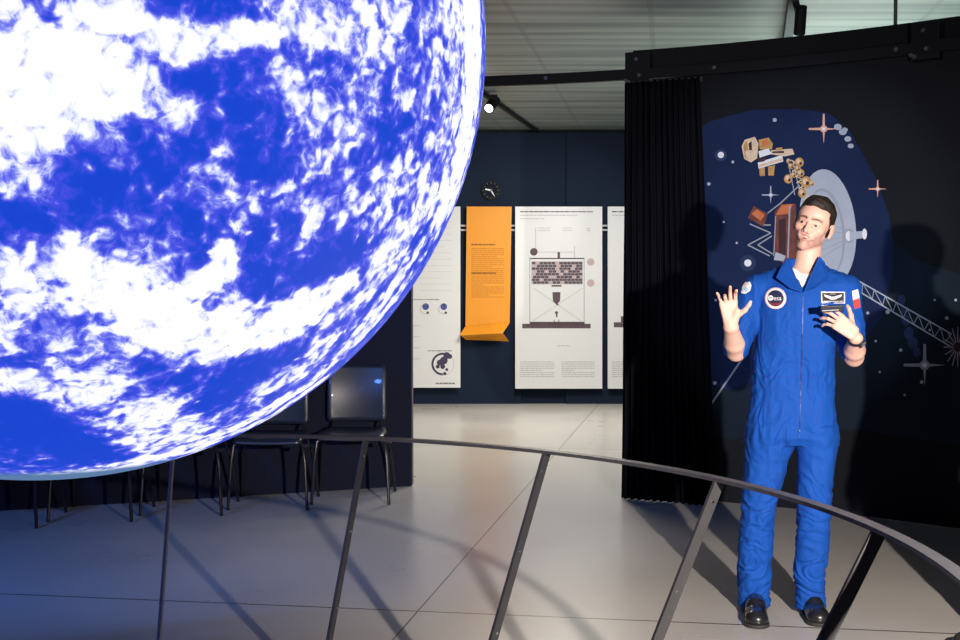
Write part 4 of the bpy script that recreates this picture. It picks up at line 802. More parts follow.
def rotm(ax, deg):
    return np.array(Matrix.Rotation(math.radians(deg), 3, ax))

def add_head(s, O, M, k=0.012):
    """O: point between the eyes' height and head centre; M: columns = head axes (x its left, -y face, z up)"""
    P = lambda x, y, z: O + M @ V(x, y, z)
    def el(c, r, kk=k, op='add'): s.ell(P(*c), r, kk, op, M)
    def co(a, b, ra, rb, kk=k, op='add', sq=None): s.cone(P(*a), P(*b), ra, rb, kk, op, (M @ V(*sq[0]), sq[1]) if sq else None)
    el((0, .014, .034), (.075, .094, .084)); el((0, -.018, -.012), (.062, .066, .085), .02)
    el((0, -.03, .040), (.062, .055, .055), .02)
    for q in (-1, 1):
        co((q*.042, .010, -.050), (q*.012, -.066, -.099), .019, .016, .02)
        el((q*.042, -.052, -.020), (.022, .026, .022), .018)
        co((q*.012, -.088, .020), (q*.042, -.072, .020), .009, .009, .010)
        el((q*.031, -.100, .000), (.017, .018, .012), .008, 'sub')
        co((q*.016, -.0865, .006), (q*.044, -.076, .004), .0052, .0045, .004)      # upper lid
        co((q*.018, -.085, -.0085), (q*.042, -.076, -.007), .0045, .004, .004)     # lower lid
        el((q*.012, -.094, -.034), (.0085, .010, .0075), .006)
        el((q*.082, .016, -.008), (.009, .019, .031), .006); el((q*.091, .010, -.006), (.006, .010, .018), .005, 'sub'); el((q*.079, .010, -.036), (.006, .009, .010), .006)
        co((q*.026, -.080, -.040), (q*.034, -.070, -.058), .006, .006, .016)
    co((0, -.086, .012), (0, -.106, -.026), .0075, .0095, .009); el((0, -.107, -.031), (.0095, .010, .0085), .006)
    el((0, -.080, -.060), (.031, .015, .022), .014)
    for_ = [co((q*.026, -.086, -.0500), (q*.004, -.0930, -.0550), .0032, .0042, .004) for q in (-1, 1)]
    for_ = [co((q*.024, -.086, -.0540), (0, -.0905, -.0705), .0032, .0048, .005) for q in (-1, 1)]
    for_ = [co((q*.021, -.088, -.0540), (0, -.0915, -.0620), .0036, .0062, .0015, 'sub') for q in (-1, 1)]
    el((0, -.076, -.098), (.018, .018, .016), .014)
    return P

def add_hand(s, W_, f, n, t, curl, spread, thumb, scale=1.0, k=0.004):
    """W_: wrist; f: finger direction, n: direction the palm faces, t: side of the thumb"""
    f = f / np.linalg.norm(f); n = n - f * (n @ f); n /= np.linalg.norm(n); t_ = t - f*(t@f) - n*(t@n); t_ /= np.linalg.norm(t_); S_ = scale
    at = lambda a, b, c: W_ + (f*a + t_*b + n*c) * S_
    for b0, b1 in ((-.022, -.030), (-.008, -.010), (.008, .010), (.022, .028)):
        s.cone(at(.005, b0*.75, 0), at(.088, b1, 0), .0145*S_, .0115*S_, .008)
    s.cone(at(.012, .020, .006), at(.050, .032, .012), .017*S_, .013*S_, .010)
    tips = []
    for i, (b, L_, r) in enumerate(((.030, (.040,.025,.019), .0088), (.010, (.045,.029,.021), .0090), (-.010, (.041,.027,.020), .0086), (-.029, (.032,.021,.018), .0078))):
        p = at(.088, b, 0); a = 0.0; sp = spread[i]
        for j in range(3):
            a += math.radians(curl[i][j]); d = (f*math.cos(a) + n*math.sin(a)); d = d*math.cos(sp) + t_*math.sin(sp)
            q = p + d*L_[j]*S_; s.cone(p, q, (r - .0008*j)*S_, (r - .0008*(j+1))*S_, k*.8); p = q
        tips.append(p)
    p = at(.030, .034, .010)
    for d, L_, ra, rb in thumb:
        dd = f*d[0] + t_*d[1] + n*d[2]; dd /= np.linalg.norm(dd); q = p + dd*L_*S_; s.cone(p, q, ra*S_, rb*S_, .006); p = q
    return tips, p

def skin_material(name, col):
    m = mat(name, col, rough=0.5, noise=0.06, nscale=30, bump=0.05, bscale=200); b = m.node_tree.nodes['Principled BSDF']
    b.inputs['Subsurface Weight'].default_value = 0.12; b.inputs['Subsurface Radius'].default_value = (0.01, 0.004, 0.002); b.inputs['Subsurface Scale'].default_value = 0.5
    nt = m.node_tree; a = nt.nodes.new('ShaderNodeAttribute'); a.attribute_name = 'tint'
    mul = nt.nodes.new('ShaderNodeVectorMath'); mul.operation = 'MULTIPLY'
    src = b.inputs['Base Color'].links[0].from_socket
    nt.links.new(src, mul.inputs[0]); nt.links.new(a.outputs['Color'], mul.inputs[1]); nt.links.new(mul.outputs[0], b.inputs['Base Color'])
    return m
def tint_head(me, O, M, beard=(0.70, 0.66, 0.70), brow=(0.30, 0.24, 0.22)):
    n = len(me.vertices); c = np.empty(n*3); me.vertices.foreach_get('co', c); c = c.reshape(-1, 3); q = (c - O) @ M
    T = np.ones((n, 4))
    def blob(cx, cy, cz, rx, ry, rz, col, soft=0.5):
        l = np.sqrt(((q[:,0]-cx)/rx)**2 + ((q[:,1]-cy)/ry)**2 + ((q[:,2]-cz)/rz)**2); w_ = np.clip((1 - l)/soft, 0, 1)[:, None]
        T[:, :3] = T[:, :3]*(1-w_) + T[:, :3]*np.array(col)*w_
    blob(0, -.07, -.085, .06, .07, .045, beard); blob(0, -.09, -.046, .028, .03, .008, beard)
    for s_ in (-1, 1):
        blob(s_*.050, -.03, -.07, .03, .06, .03, beard)
        for i in range(5): blob(s_*(.014 + i*.008), -.09, .022 + .0035*math.sin(i*.8), .008, .03, .0058, brow, .35)
        blob(s_*.040, -.07, -.022, .02, .03, .02, (1.05, .90, .88)); blob(s_*.031, -.088, .004, .018, .02, .008, (.85,.78,.78))
    blob(0, -.105, -.030, .014, .02, .014, (1.04, .90, .88))
    blob(0, -.095, -.0535, .024, .03, .0050, (.88, .62, .60), .5); blob(0, -.095, -.0705, .016, .03, .0055, (.86, .60, .58), .5); blob(0, -.086, -.0620, .022, .0065, .0070, (.30, .14, .13), .3)
    at_ = me.attributes.new('tint', 'FLOAT_COLOR', 'POINT'); at_.data.foreach_set('color', T.ravel().astype(np.float32))
def add_hair(name, O, M, mat_, parent, low=-.045, h=0.003):
    s = SDF(O - .16, O + .17, h); P = lambda x, y, z: O + M @ V(x, y, z)
    s.ell(P(0, .018, .040), (.0805, .097, .088), .01, M=M); s.ell(P(0, -.022, .088), (.058, .060, .040), .02, M=M); s.ell(P(0, .045, .0), (.070, .062, .075), .02, M=M)
    def face(X, Y, Z):
        q = np.stack([X-O[0], Y-O[1], Z-O[2]], -1) @ M; x, y, z = q[..., 0], q[..., 1], q[..., 2]
        line = .071 + .008*np.cos(x*40) - np.clip((y + .055), 0, .2)*1.55                       # hairline falls back towards the ears
        line = np.where(y > .035, low, np.maximum(line, low + .02*(y < .03)))
        return (line - z) * 0.6
    s.put(O - .16, O + .17, face, 0.004, 'cut')
    for q in (-1, 1): s.ell(P(q*.084, .012, -.006), (.014, .020, .034), .002, 'sub', M=M)
    me = s.mesh(name, 2)
    for v, nn in [(v_, v_.normal.copy()) for v_ in me.vertices]:
        from_ = Vector(v.co) * 90; v.co += nn * (0.0022 * math.sin(from_.x + 2*math.sin(from_.y*.7)) * math.sin(from_.z*1.3 + from_.y))
    return link(name, me, parent, [mat_])

# ---- the man in the blue flight suit: local frame faces the lens; FL(px, py, y) is a point on the plane y of that frame
MAN = Vector((1.362, 5.29, 0.0)); MRZ = -math.atan2(MAN.x, MAN.y)
MM = Matrix.Translation(MAN) @ Matrix.Rotation(MRZ, 4, 'Z'); MI = MM.inverted(); EL = MI @ Vector((0, 0, EYE))
def lray(px, py): return MI.to_3x3() @ ray(px, py)
def FL(px, py, y=0.0):
    r = lray(px, py); t = (y - EL.y) / r.y; p = EL + r * t; return V(p.x, p.y, p.z)
man = thing('person', 'man in a royal blue flight suit talking with both hands raised behind the railing', 'person', MAN, MRZ)
def ltab(rows):
    out = []
    for py, xl, xr, cy, b in rows:
        a = FL(xl, py, cy); c = FL(xr, py, cy); out.append((a[2], (a[0]+c[0])/2, cy, (c[0]-a[0])/2, b))
    return sorted(out)
torso = ltab([(441,747,836,0,.100),(434,745.5,836,0,.125),(420,747,836,0,.128),(400,750,834,0,.122),(375,752,833,-.005,.115),(350,755,835,-.01,.122),(330,757,840,-.01,.130),(310,757,842,-.008,.130),(295,758,845,-.004,.118),(284,764,848,0,.100),(275,774,838,.01,.082),(268,782,826,.015,.07),(260,788,822,.02,.06)])
legL = ltab([(607,740,769.5,.01,.072),(590,739.5,769,.01,.070),(565,738.5,770,.005,.073),(535,740,772,-.005,.078),(504,742,775,-.015,.082),(469,744,786,-.01,.098),(459,744.5,788,0,.105),(450,745,793,0,.11),(440,746,797,0,.112),(425,748,796,0,.11)])
legR = ltab([(605,797,824,.02,.070),(590,796,823,.02,.068),(565,795.5,825.5,.01,.072),(535,797.5,828,0,.078),(504,797.5,831,-.012,.082),(469,798,834,-.01,.098),(450,797.5,836,0,.11),(440,797,836,0,.112),(425,794,836,0,.11)])
shR, elR, wrR = FL(757,291,0.0), FL(746,346,-.06), FL(731,327,-.27)
shL, elL, wrL = FL(842,288,0.0), FL(858,352,-.04), FL(856,338,-.235)
eR = FL(736,352,-.09); eL_ = FL(854,357,-.07)
HO = FL(813.5, 224.5, -.01); HM = rotm('Y', 18) @ rotm('Z', -13) @ rotm('X', 4)
nk0, nk1 = FL(806,272,.03), HO + HM @ V(0, .022, -.06)
SK = SDF((-.36, -.50, .04), (.46, .22, 1.90), .0032)
SK.loft([(z, cx, cy, a-.028, b-.028) for z, cx, cy, a, b in torso if z > FL(0,440)[2]-.01 and z < FL(0,270)[2]], .03)
for T_ in (legL, legR): SK.loft([(z if i else .10, cx, cy, max(a-.024, .03), max(b-.03, .035)) for i, (z, cx, cy, a, b) in enumerate(T_)], .03)
SK.cone(nk0, nk1, .058, .052, .02); SK.cone(nk0 + V(0,.0,-.03), nk0 + V(0,0,-.08), .075, .10, .03)
HP = add_head(SK, HO, HM)
for sh, el, e2, wr in ((shR, elR, eR, wrR), (shL, elL, eL_, wrL)):
    SK.cone(nk0 + V(0,.01,-.07), sh, .045, .048, .02); SK.cone(sh, e2 + (sh-e2)*.12, .046, .040, .015); SK.cone(e2 + (sh-e2)*.12, e2, .040, .040, .012)
    m_ = e2 + (wr-e2)*.35; SK.cone(e2, m_, .040, .0405, .012); SK.cone(m_, wr, .0405, .026, .012, sq=((1,0,0), 1.1))
# his right hand: palm to the lens, fingers spread and loosely bent
f_ = V(-.10, -.18, 1.0); n_ = V(.15, -1, -.1)
SK.cone(wrR, wrR + V(-.003,-.01,.03), .026, .022, .012, sq=((1,0,0), 1.2))
add_hand(SK, wrR + V(-.002,-.008,.02), f_, n_, V(1,0,0), ((22,30,18),(16,24,15),(30,45,25),(18,22,15)), (.06, 0.0, -.10, -.26), (((.55,.80,.35),.040,.0135,.0105),((.75,.62,.30),.030,.0105,.0085),((.9,.45,.2),.016,.0085,.0075)), 0.98)
# his left hand: back of the hand to the lens, fingers reaching across, thumb up against the small device
f2 = V(-.74, -.16, .62); n2 = V(-.25, .86, -.30); t2 = V(.55, -.10, .80)
add_hand(SK, wrL + V(-.008,-.02,.016), f2, n2, t2, ((10,28,18),(16,30,20),(24,34,22),(34,38,24)), (.10, .02, -.06, -.14), (((.60,.80,.20),.042,.0135,.0105),((.70,.70,.25),.032,.0105,.0085),((.72,.62,.5),.016,.0085,.0075)), 0.98)
me = SK.mesh('body', 1); tint_head(me, HO, HM)
M_skin = skin_material('skin', (0.74, 0.46, 0.37))
body = link('body', me, man, [M_skin])
M_hair = mat('dark_brown_hair', (0.020, 0.012, 0.010), rough=0.6, noise=0.5, nscale=60, bump=0.6, bscale=150)
add_hair('hair', HO, HM, M_hair, man)
def ball(name, c, r, m, parent, seg=20):
    bm = bmesh.new(); bmesh.ops.create_uvsphere(bm, u_segments=seg, v_segments=seg//2, radius=r); bmesh.ops.translate(bm, verts=bm.verts, vec=Vector(c))
    me = bpy.data.meshes.new(name); bm.to_mesh(me); bm.free(); me.polygons.foreach_set('use_smooth', [True]*len(me.polygons)); return link(name, me, parent, [m])
M_eye = mat('eye_white', (0.42, 0.38, 0.37), rough=0.3); M_iris = mat('dark_iris', (0.05, 0.04, 0.04), rough=0.15)
M_teeth = mat('teeth', (0.75, 0.70, 0.62), rough=0.3)
def add_eyes(P, parent, look=(0,-1,0)):
    for q in (-1, 1):
        e = ball('eye', P(q*.031, -.0735, -.0010), .0125, M_eye, parent)
        d = V(*look); d /= np.linalg.norm(d); c = V(q*.031, -.0735, -.0010) + d*.0068; ball('iris', P(*c), .0072, M_iris, e, 16)
add_eyes(HP, body, (-.10, -1, .02))
s = SDF(HO - .14, HO + .14, .0015); s.ell(HP(0, -.0795, -.0590), (.018, .0105, .0050), 0, M=HM); link('teeth', s.mesh('teeth'), body, [M_teeth])

# flight suit
FS = SDF((-.36, -.34, .02), (.46, .24, 1.62), .004)
FS.loft(torso, .03); FS.loft(legL, .018); FS.loft(legR, .018)
FS.cone(FL(785,279,.015), FL(760,289,0), .052, .066, .03); FS.cone(FL(822,279,.015), FL(840,288,0), .052, .066, .03)
elR = shR + (eR - shR)*.90; elL = shL + (eL_ - shL)*.88
FS.cone(FL(754,293,0), elR, .062, .052, .02); FS.cone(FL(845,291,0), elL, .064, .052, .02)
for e_, s_ in ((elR, shR), (elL, shL)):
    d = (e_ - s_)/np.linalg.norm(e_ - s_); FS.cone(e_ - d*.012, e_ + d*.004, .054, .053, .003)
for T_, z0 in ((legL, .045), (legR, .05)):
    r = T_[0]; FS.loft([(r[0]-.004, r[1], r[2], r[3]+.003, r[4]+.003), (r[0]+.045, r[1], r[2], r[3]+.004, r[4]+.004)], .003)
# cloth gathers
def folds(X, Y, Z): return 0
ap = FL(803, 291, -.10); lf = FL(789, 262, -.05); rt = FL(819, 262, -.05)
def vee(X, Y, Z):
    t = (Z - ap[2]) / (lf[2] - ap[2]); xl = ap[0] + (lf[0]-ap[0])*t; xr = ap[0] + (rt[0]-ap[0])*t
    return np.maximum(np.maximum((xl - X), (X - xr)) * .85, np.maximum(Y - .0, ap[2] - Z))
FS.put((-.3,-.3,ap[2]-.01), (.4,.1,1.62), vee, .002, 'sub')
FS.cone(nk0 + V(0,-.01,-.06), nk1, .062, .058, .004, 'sub')
me = FS.mesh('flight_suit', 2)
from mathutils import noise as mn
hipz = FL(0,440)[2]
for v, n in [(v_, v_.normal.copy()) for v_ in me.vertices]:
    p = v.co; z = p.z
    a = 0.0042
    # more creasing round knees, ankles, waist and elbows
    a += 0.0055*math.exp(-((z-.16)/.12)**2) + .004*math.exp(-((z-.45)/.10)**2) + .003*math.exp(-((z-1.05)/.08)**2) + .003*math.exp(-((z-.80)/.07)**2)
    if p.x < -.13 and z > 1.1 or p.x > .27 and z > 1.1: a += .004
    ph = p.x*3.1 if p.x > .02 else -p.x*3.7
    w1 = mn.noise(Vector((p.x*7, p.y*7, z*7)))
    r1 = 1 - 2.4*abs(mn.noise(Vector((p.x*9 + 4*w1, p.y*8, z*15 + ph*4 + 2.5*w1))))          # slanting pulls
    r2 = 1 - 2.4*abs(mn.noise(Vector((p.x*24 + 3, p.y*12, z*4.5 + p.x*9 + w1*2))))            # long vertical creases
    q3 = mn.noise(Vector((p.x*11, p.y*11, z*8)))
    v.co = p + n * a * (0.75*r1*(1.3 if z < .6 else .6) + 0.7*r2*(1.0 if z > .6 else .5) + 1.1*q3)
me.update()
M_suit = mat('royal_blue_cotton', (0.003, 0.062, 0.34), rough=0.8, noise=0.10, nscale=12, bump=0.25, bscale=60, spec=0.25)
M_seam = mat('darker_blue_stitching', (0.005, 0.045, 0.30), rough=0.8)
suit = link('flight_suit', me, man, [M_suit])
from mathutils.bvhtree import BVHTree
bvh = BVHTree.FromPolygons([v.co.copy() for v in me.vertices], [list(p.vertices) for p in me.polygons])
SHOULDER = Vector(FL(790, 300, -.02))
def onsuit(px, py, off):
    r = lray(px, py).normalized(); h = bvh.ray_cast(EL, r)
    if h[0] is None: h = bvh.find_nearest(EL + r * ((SHOULDER - EL).dot(r)))
    return h[0] - r * off
def decal(mb, pts2, faces, off, mi, thick=0.0015):
    P_ = [onsuit(x, y, off) for x, y in pts2]
    if any(p is None for p in P_): return
    mb.add(P_, faces, mi)
def dpoly(mb, pts, off, mi, K=4):
    n = len(pts); cx = sum(p[0] for p in pts)/n; cy = sum(p[1] for p in pts)/n; g = [(cx, cy)]
    for k in range(1, K+1): g += [(cx+(x-cx)*k/K, cy+(y-cy)*k/K) for x, y in pts]
    fs = [(0,1+i,1+(i+1)%n) for i in range(n)] + [(1+k*n+i,1+(k+1)*n+i,1+(k+1)*n+(i+1)%n,1+k*n+(i+1)%n) for k in range(K-1) for i in range(n)]
    decal(mb, g, fs, off, mi)
def dline(mb, pts, wd, off, mi):
    for (p, q) in zip(pts, pts[1:]):
        L_ = math.hypot(q[0]-p[0], q[1]-p[1]); nx, ny = -(q[1]-p[1])/L_*wd/2, (q[0]-p[0])/L_*wd/2; n = max(1, int(L_/4)); g = []
        for i in range(n+1):
            x, y = p[0]+(q[0]-p[0])*i/n, p[1]+(q[1]-p[1])*i/n; g += [(x+nx,y+ny),(x-nx,y-ny)]
        decal(mb, g, [(2*i,2*i+1,2*i+3,2*i+2) for i in range(n)], off, mi)
def circpts(cx, cy, r, n=28, ry=None): return [(cx+r*math.cos(2*PI*i/n), cy+(ry or r)*math.sin(2*PI*i/n)) for i in range(n)]
MW = mat('patch_white', (0.78,0.76,0.78), rough=.7); MPk = mat('patch_pink_border', (0.62,0.42,0.50), rough=.7); MNv = mat('patch_navy', (0.012,0.016,0.06), rough=.7)
MRd = mat('patch_red', (0.70,0.05,0.04), rough=.7); MBk = mat('patch_black', (0.015,0.015,0.022), rough=.7); MLb = mat('patch_light_blue', (0.25,0.45,0.75), rough=.7); MDr = mat('patch_dark_red', (0.16,0.02,0.03), rough=.7)
# round chest patch with the letters esa
m = MB(); cx, cy = 775.6, 298.3
dpoly(m, circpts(cx,cy,10.9), .004, 1); dpoly(m, circpts(cx,cy,9.9), .005, 0); dpoly(m, circpts(cx,cy,8.2), .006, 2)
dpoly(m, [(cx+8.0*math.cos(t), cy+8.0*math.sin(t)) for t in np.linspace(.45, PI-.45, 12)], .0068, 4); dpoly(m, circpts(cx-5.0,cy-.3,2.8,16), .0078, 0)
dline(m, [(cx-6.2,cy-.2),(cx-3.2,cy-.6)], .7, .0088, 2)
def letters(mb, txt, x0, y0, h, off, mi):
    cu = bpy.data.curves.new('t', 'FONT'); cu.body = txt; cu.resolution_u = 3; to = bpy.data.objects.new('t', cu); C.objects.link(to)
    bpy.context.view_layer.update(); tm = bpy.data.meshes.new_from_object(to.evaluated_get(bpy.context.evaluated_depsgraph_get())); sc_ = h/0.7
    decal(mb, [(x0+v.co.x*sc_, y0-v.co.y*sc_) for v in tm.vertices], [list(p.vertices) for p in tm.polygons], off, mi)
    bpy.data.objects.remove(to); bpy.data.meshes.remove(tm)
letters(m, 'esa', cx-2.2, cy+1.9, 4.4, .0078, 0)
m.build('mission_patch', [MW, MPk, MNv, MRd, MDr], suit)['label'] = 'round navy chest patch with a pale ring and white letters esa'
# name tag with wings
m = MB(); dpoly(m, [(821,291.5),(845,291.8),(845,303.5),(821.5,303.2)], .004, 0); dpoly(m, [(822,292.5),(844,292.8),(844,302.6),(822.5,302.2)], .005, 1)
for q in (-1, 1): dpoly(m, [(833,299.2),(833+q*2,296.4),(833+q*9,294.4),(833+q*8,296.8),(833+q*5,298.0),(833+q*2,299.6)], .0065, 0)
dpoly(m, circpts(833,298,1.5,10), .0072, 0); dline(m, [(823,301.2),(843,301.4)], .9, .0065, 2)
dpoly(m, [(821.5,305),(843,305.4),(843,311),(822,310.5)], .004, 0); dpoly(m, [(822.5,306),(842,306.3),(842,310.1),(823,309.6)], .005, 1)
m.build('name_tag', [MW, MBk, mat('grey_thread',(.4,.4,.45),rough=.7)], suit)['label'] = 'black name tag with white border and a pair of white wings'
m = MB(); dpoly(m, [(852,291),(858,289.2),(859.5,298),(853,300)], .003, 0); dpoly(m, [(853,300),(859.5,298),(860.5,307),(854.5,309)], .003, 1); m.build('sleeve_flag', [MW, MRd], suit)['label'] = 'white and red flag on the upper sleeve'
m = MB(); dpoly(m, [(741,293),(742.5,286),(745.5,281.8),(750,281.5),(751.5,286),(750,291),(745,294)], .003, 0); dpoly(m, [(743.5,290),(746,286.5),(748.5,289),(746,292)], .004, 1); m.build('sleeve_patch', [MW, MLb], suit)['label'] = 'white rounded patch with pale blue on the sleeve'
# zipper, seams, pockets
m = MB(); dline(m, [(803,293),(802.5,330),(801.5,370),(800.5,400),(799.5,434)], 1.1, .003, 0); m.build('zipper', mat('dark_zip',(.01,.03,.16),rough=.4,metal=.3), suit)
for py in (431, 436.5): 
    p = onsuit(799.3, py, .004); ball('zip_pull', p, .0045, M_chrome, suit, 10)
for ln in ([(759,345),(776,343.5),(797,345)],[(806,345),(824,343.5),(838,345)],[(757,375),(778,377),(801,377)],[(801,377),(820,377),(832,375)],[(772,302),(766,318),(764,340)],[(836,316),(838,330),(837,343)],[(779,440),(778,470),(775,500)],[(764,395),(774,425)],[(824,395),(816,425)],[(741,594),(768,594)],[(797,594),(822,594)],[(745,510),(772,512)],[(799,510),(830,508)]):
    m = MB(); dline(m, ln, .8, .002, 0); m.build('seam', M_seam, suit)
# collar
def flap(pts, name='collar'):
    m = MB(); P_ = [Vector(FL(*p)) for p in pts]; n = len(P_); nn = (P_[1]-P_[0]).cross(P_[2]-P_[0]).normalized()
    if nn.y > 0: nn = -nn
    m.add([p for p in P_] + [p - nn*.005 for p in P_], [tuple(range(n)), tuple(reversed(range(n, 2*n)))] + [(i, (i+1)%n, n+(i+1)%n, n+i) for i in range(n)])
    o = m.build(name, M_suit, suit, smooth=False); b_ = o.modifiers.new('b', 'BEVEL'); b_.width = .002; b_.segments = 2; return o
flap([(788,257,-.045),(802.5,292,-.145),(790,288,-.146),(776,277,-.115),(783,263,-.05)])
flap([(819.5,256,-.045),(825,262,-.045),(829,278,-.118),(816,288,-.146),(803.5,292,-.145)])
cs = SDF((-.1,-.2,1.45),(.3,.2,1.72), .003)
# stand of the collar round the neck
cs.cone(nk0+V(0,.0,.0), nk0+V(.006,.0,.030), .074, .068, 0); cs.cone(nk0+V(0,0,-.02), nk0+V(.01,0,.08), .066, .060, 0, 'sub')
cs.put((-.2,-.3,1.3),(.4,.3,1.8), lambda X,Y,Z: np.abs(Z-1.535)-.022, 0, 'cut'); cs.put((-.2,-.3,1.3),(.4,.3,1.8), lambda X,Y,Z: -(Y-.012), .0, 'cut')
link('collar_stand', cs.mesh('collar_stand', 1), suit, [M_suit])
# t-shirt in the opening
TS = SDF((-.1,-.2,1.30),(.3,.2,1.60), .003); TS.loft([(z, cx, cy, a-.02, b-.016) for z, cx, cy, a, b in torso if z > 1.25 and z < 1.56], .01)
TS.cone(nk0+V(0,-.05,.06), nk0+V(0,-.04,.012), .075, .046, .004, 'sub'); TS.put((-.2,-.3,1.2),(.4,.3,1.7), lambda X,Y,Z: Z-(nk0[2]+.02), .004, 'cut')
link('t_shirt', TS.mesh('t_shirt', 1), man, [mat('white_cotton', (.80,.78,.76), rough=.8)])
# shoes
for tag_, heel, toe in (('shoe', at_floor(755,612), at_floor(757,634)), ('shoe', at_floor(810,610), at_floor(821,630))):
    a = MI @ heel; b = MI @ toe; a = V(a.x, a.y+.02, 0); b = V(b.x, b.y+.035, 0); d = (b-a)/np.linalg.norm(b-a); b = a + d*.235
    s = SDF(np.minimum(a,b)-.10, np.maximum(a,b)+V(.1,.1,.17), .0035)
    s.cone(a+V(0,0,.036), b+V(0,0,.030), .042, .050, .01, sq=((0,0,1),.80)); s.cone(a+V(0,0,.05), a+d*.12+V(0,0,.055), .044, .038, .02); s.cone(a+V(0,0.01,.05), a+V(0,.035,.09), .044, .040, .02)
    s.put(np.minimum(a,b)-.1, np.maximum(a,b)+.2, lambda X,Y,Z: .012-Z, .002, 'cut')
    sh = link('shoe', s.mesh('shoe', 1), man, [mat('black_leather', (.012,.012,.014), rough=.28, coat=.3)])
    s = SDF(np.minimum(a,b)-.10, np.maximum(a,b)+V(.1,.1,.1), .0035); s.cone(a+V(0,0,.01), b+V(0,0,.01), .047, .055, 0); s.put(np.minimum(a,b)-.1, np.maximum(a,b)+.2, lambda X,Y,Z: np.maximum(Z-.016, .001-Z), 0, 'cut')
    link('sole', s.mesh('sole'), sh, [mat('black_rubber', (.02,.02,.02), rough=.7)])
# watch
d = (wrL - eL_)/np.linalg.norm(wrL - eL_); wc = wrL - d*.012
s = SDF(wc-.07, wc+.07, .002); s.cone(wc-d*.010, wc+d*.010, .0325, .030, 0, sq=((1,0,0),1.1)); s.cone(wc-d*.03, wc+d*.03, .0275, .0265, 0, 'sub', sq=((1,0,0),1.1))
s.put(wc-.07, wc+.07, lambda X,Y,Z: np.abs((X-wc[0])*d[0]+(Y-wc[1])*d[1]+(Z-wc[2])*d[2])-.010, 0, 'cut')
watch = link('wrist_watch', s.mesh('wrist_watch', 1), man, [mat('black_strap', (.012,.012,.014), rough=.4)])
wn = V(.25, -1, .3); wn = wn - d*(wn@d); wn /= np.linalg.norm(wn)
m = MB(); m.disc(Vector(wc + wn*.030), .0175, .010, axis=Vector(wn), seg=24); wd_ = m.build('case', M_steel, watch, smooth=True); m = MB(); m.disc(Vector(wc+wn*.0402), .014, .0006, axis=Vector(wn), seg=24); m.build('dial', mat('grey_dial',(.25,.27,.3),rough=.2), wd_)
# the small device in his left hand
dv = thing('handheld_device', 'small dark device held up in the left hand of the man', 'device', MM @ Vector(FL(832, 308.5, -.30)), MRZ)
m = MB(); Rd = Matrix.Rotation(math.radians(-4), 4, 'Y') @ Matrix.Rotation(math.radians(15), 4, 'X'); m.box((-.046,-.008,-.013),(.046,.008,.013), M=Rd); m.build('casing', mat('black_plastic',(.015,.017,.03),rough=.35), dv, bevel=.003)
m = MB()
for z in (-.005,): m.box((-.040,-.0095,z-.0014),(.026,-.008,z+.0014), M=Rd)
m.build('silver_stripe', mat('pale_grey_plastic',(.5,.52,.58),rough=.4), dv)

# ---- a visitor standing just right of the view, whose shadow falls on the banner: local frame, facing -y
VIS = Vector((2.17, 4.70, 0)); VRZ = math.radians(-62)
vis = thing('person', 'visitor in a dark sweater and grey trousers standing right of the man, beside the banner', 'person', VIS, VRZ)
VO = V(0, -.02, 1.63); VM = rotm('X', 2)
vt = [(.80,0,0,.165,.115),(.92,0,0,.168,.118),(1.05,0,0,.150,.105),(1.20,0,-.005,.165,.115),(1.32,0,-.005,.175,.115),(1.40,0,.005,.165,.095),(1.46,0,.01,.10,.07),(1.50,0,.015,.065,.058)]
vl = lambda q: [(.07,q*.10,.01,.062,.068),(.28,q*.10,.01,.068,.074),(.48,q*.095,-.01,.075,.082),(.68,q*.09,0,.088,.10),(.84,q*.085,0,.095,.11)]
arms = [(V(q*.175,.005,1.385), V(q*.215,.03,1.10), V(q*.205,-.06,.86), q) for q in (-1, 1)]
B = SDF((-.30,-.22,.05), (.30,.20,1.80), .004)
B.loft([(z,cx,cy,a-.03,b-.03) for z,cx,cy,a,b in vt[:-2]], .03)
for q in (-1, 1): B.loft([(z,cx,cy,a-.025,b-.025) for z,cx,cy,a,b in vl(q)], .02)
B.cone((0,.015,1.38), VO + VM @ V(0,.022,-.06), .065, .052, .02); VP = add_head(B, VO, VM)
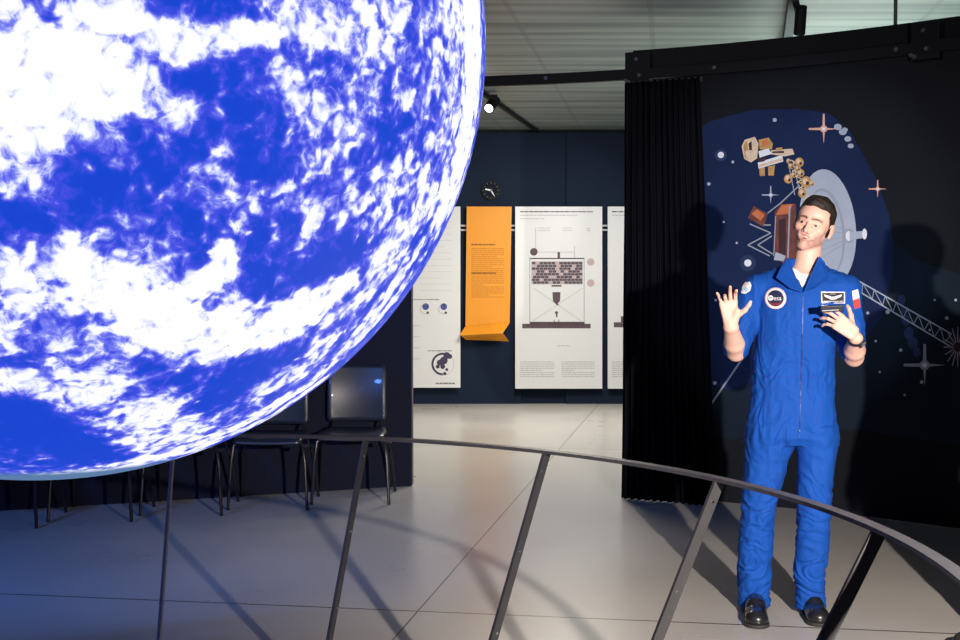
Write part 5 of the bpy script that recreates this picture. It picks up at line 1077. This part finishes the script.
for sh, el, wr, q in arms:
    B.cone((0,.01,1.38), sh, .05, .045, .02); B.cone(sh, el, .042, .036, .01); B.cone(el, wr, .037, .026, .01)
    add_hand(B, wr, V(0,-.12,-1), V(-q,0,0), V(0,-1,.1), ((18,25,15),(22,28,18),(26,30,20),(30,32,22)), (.03,0,-.03,-.08), (((.8,.5,.3),.038,.0135,.0105),((.9,.2,.3),.030,.0105,.0085),((1,.1,.25),.016,.0085,.0075)), .98)
me = B.mesh('body', 1); tint_head(me, VO, VM, beard=(.95,.92,.92))
vb = link('body', me, vis, [M_skin]); add_hair('hair', VO, VM, M_hair, vis, low=-.07); add_eyes(VP, vis)
Sw = SDF((-.34,-.24,.78), (.34,.24,1.56), .004); Sw.loft([(z,cx,cy,a+.008,b+.008) for z,cx,cy,a,b in vt[1:]], .02)
for sh, el, wr, q in arms:
    Sw.cone((q*.06,.01,1.40), sh, .055, .058, .03); Sw.cone(sh, el, .058, .050, .02); Sw.cone(el, wr + (el-wr)*.06, .050, .038, .015)
Sw.cone((0,.012,1.44), (0,-.005,1.60), .056, .056, .004, 'sub')
me = Sw.mesh('sweater', 2)
for v, n in [(v_, v_.normal.copy()) for v_ in me.vertices]: v.co += n * .005 * mn.noise(Vector((v.co.x*14, v.co.y*14, v.co.z*22)))
link('sweater', me, vis, [mat('dark_knit', (.02,.022,.03), rough=.9, noise=.2, nscale=60, bump=.3)])
Tr = SDF((-.28,-.22,.02), (.28,.22,.98), .004); Tr.loft(vt[:2] + [(.97,0,0,.165,.116)], .01)
for q in (-1, 1): Tr.loft(vl(q), .02)
me = Tr.mesh('trousers', 2)
for v, n in [(v_, v_.normal.copy()) for v_ in me.vertices]: v.co += n * .005 * mn.noise(Vector((v.co.x*12, v.co.y*12, v.co.z*20)))
link('trousers', me, vis, [mat('grey_trousers', (.06,.06,.07), rough=.85, noise=.1)])
for q in (-1, 1):
    a = V(q*.10,.03,0); b = V(q*.125,-.19,0)
    s = SDF((q*.11-.12,-.30,-.01), (q*.11+.12,.13,.16), .004); s.cone(a+V(0,0,.04), b+V(0,0,.034), .042, .046, .01); s.cone(a+V(0,0,.05), a+V(0,0,.10), .044, .046, .02)
    s.put((q*.11-.12,-.3,-.01), (q*.11+.12,.13,.16), lambda X,Y,Z: .002-Z, .002, 'cut'); link('shoe', s.mesh('shoe', 1), vis, [mat('dark_shoe', (.02,.018,.016), rough=.4)])
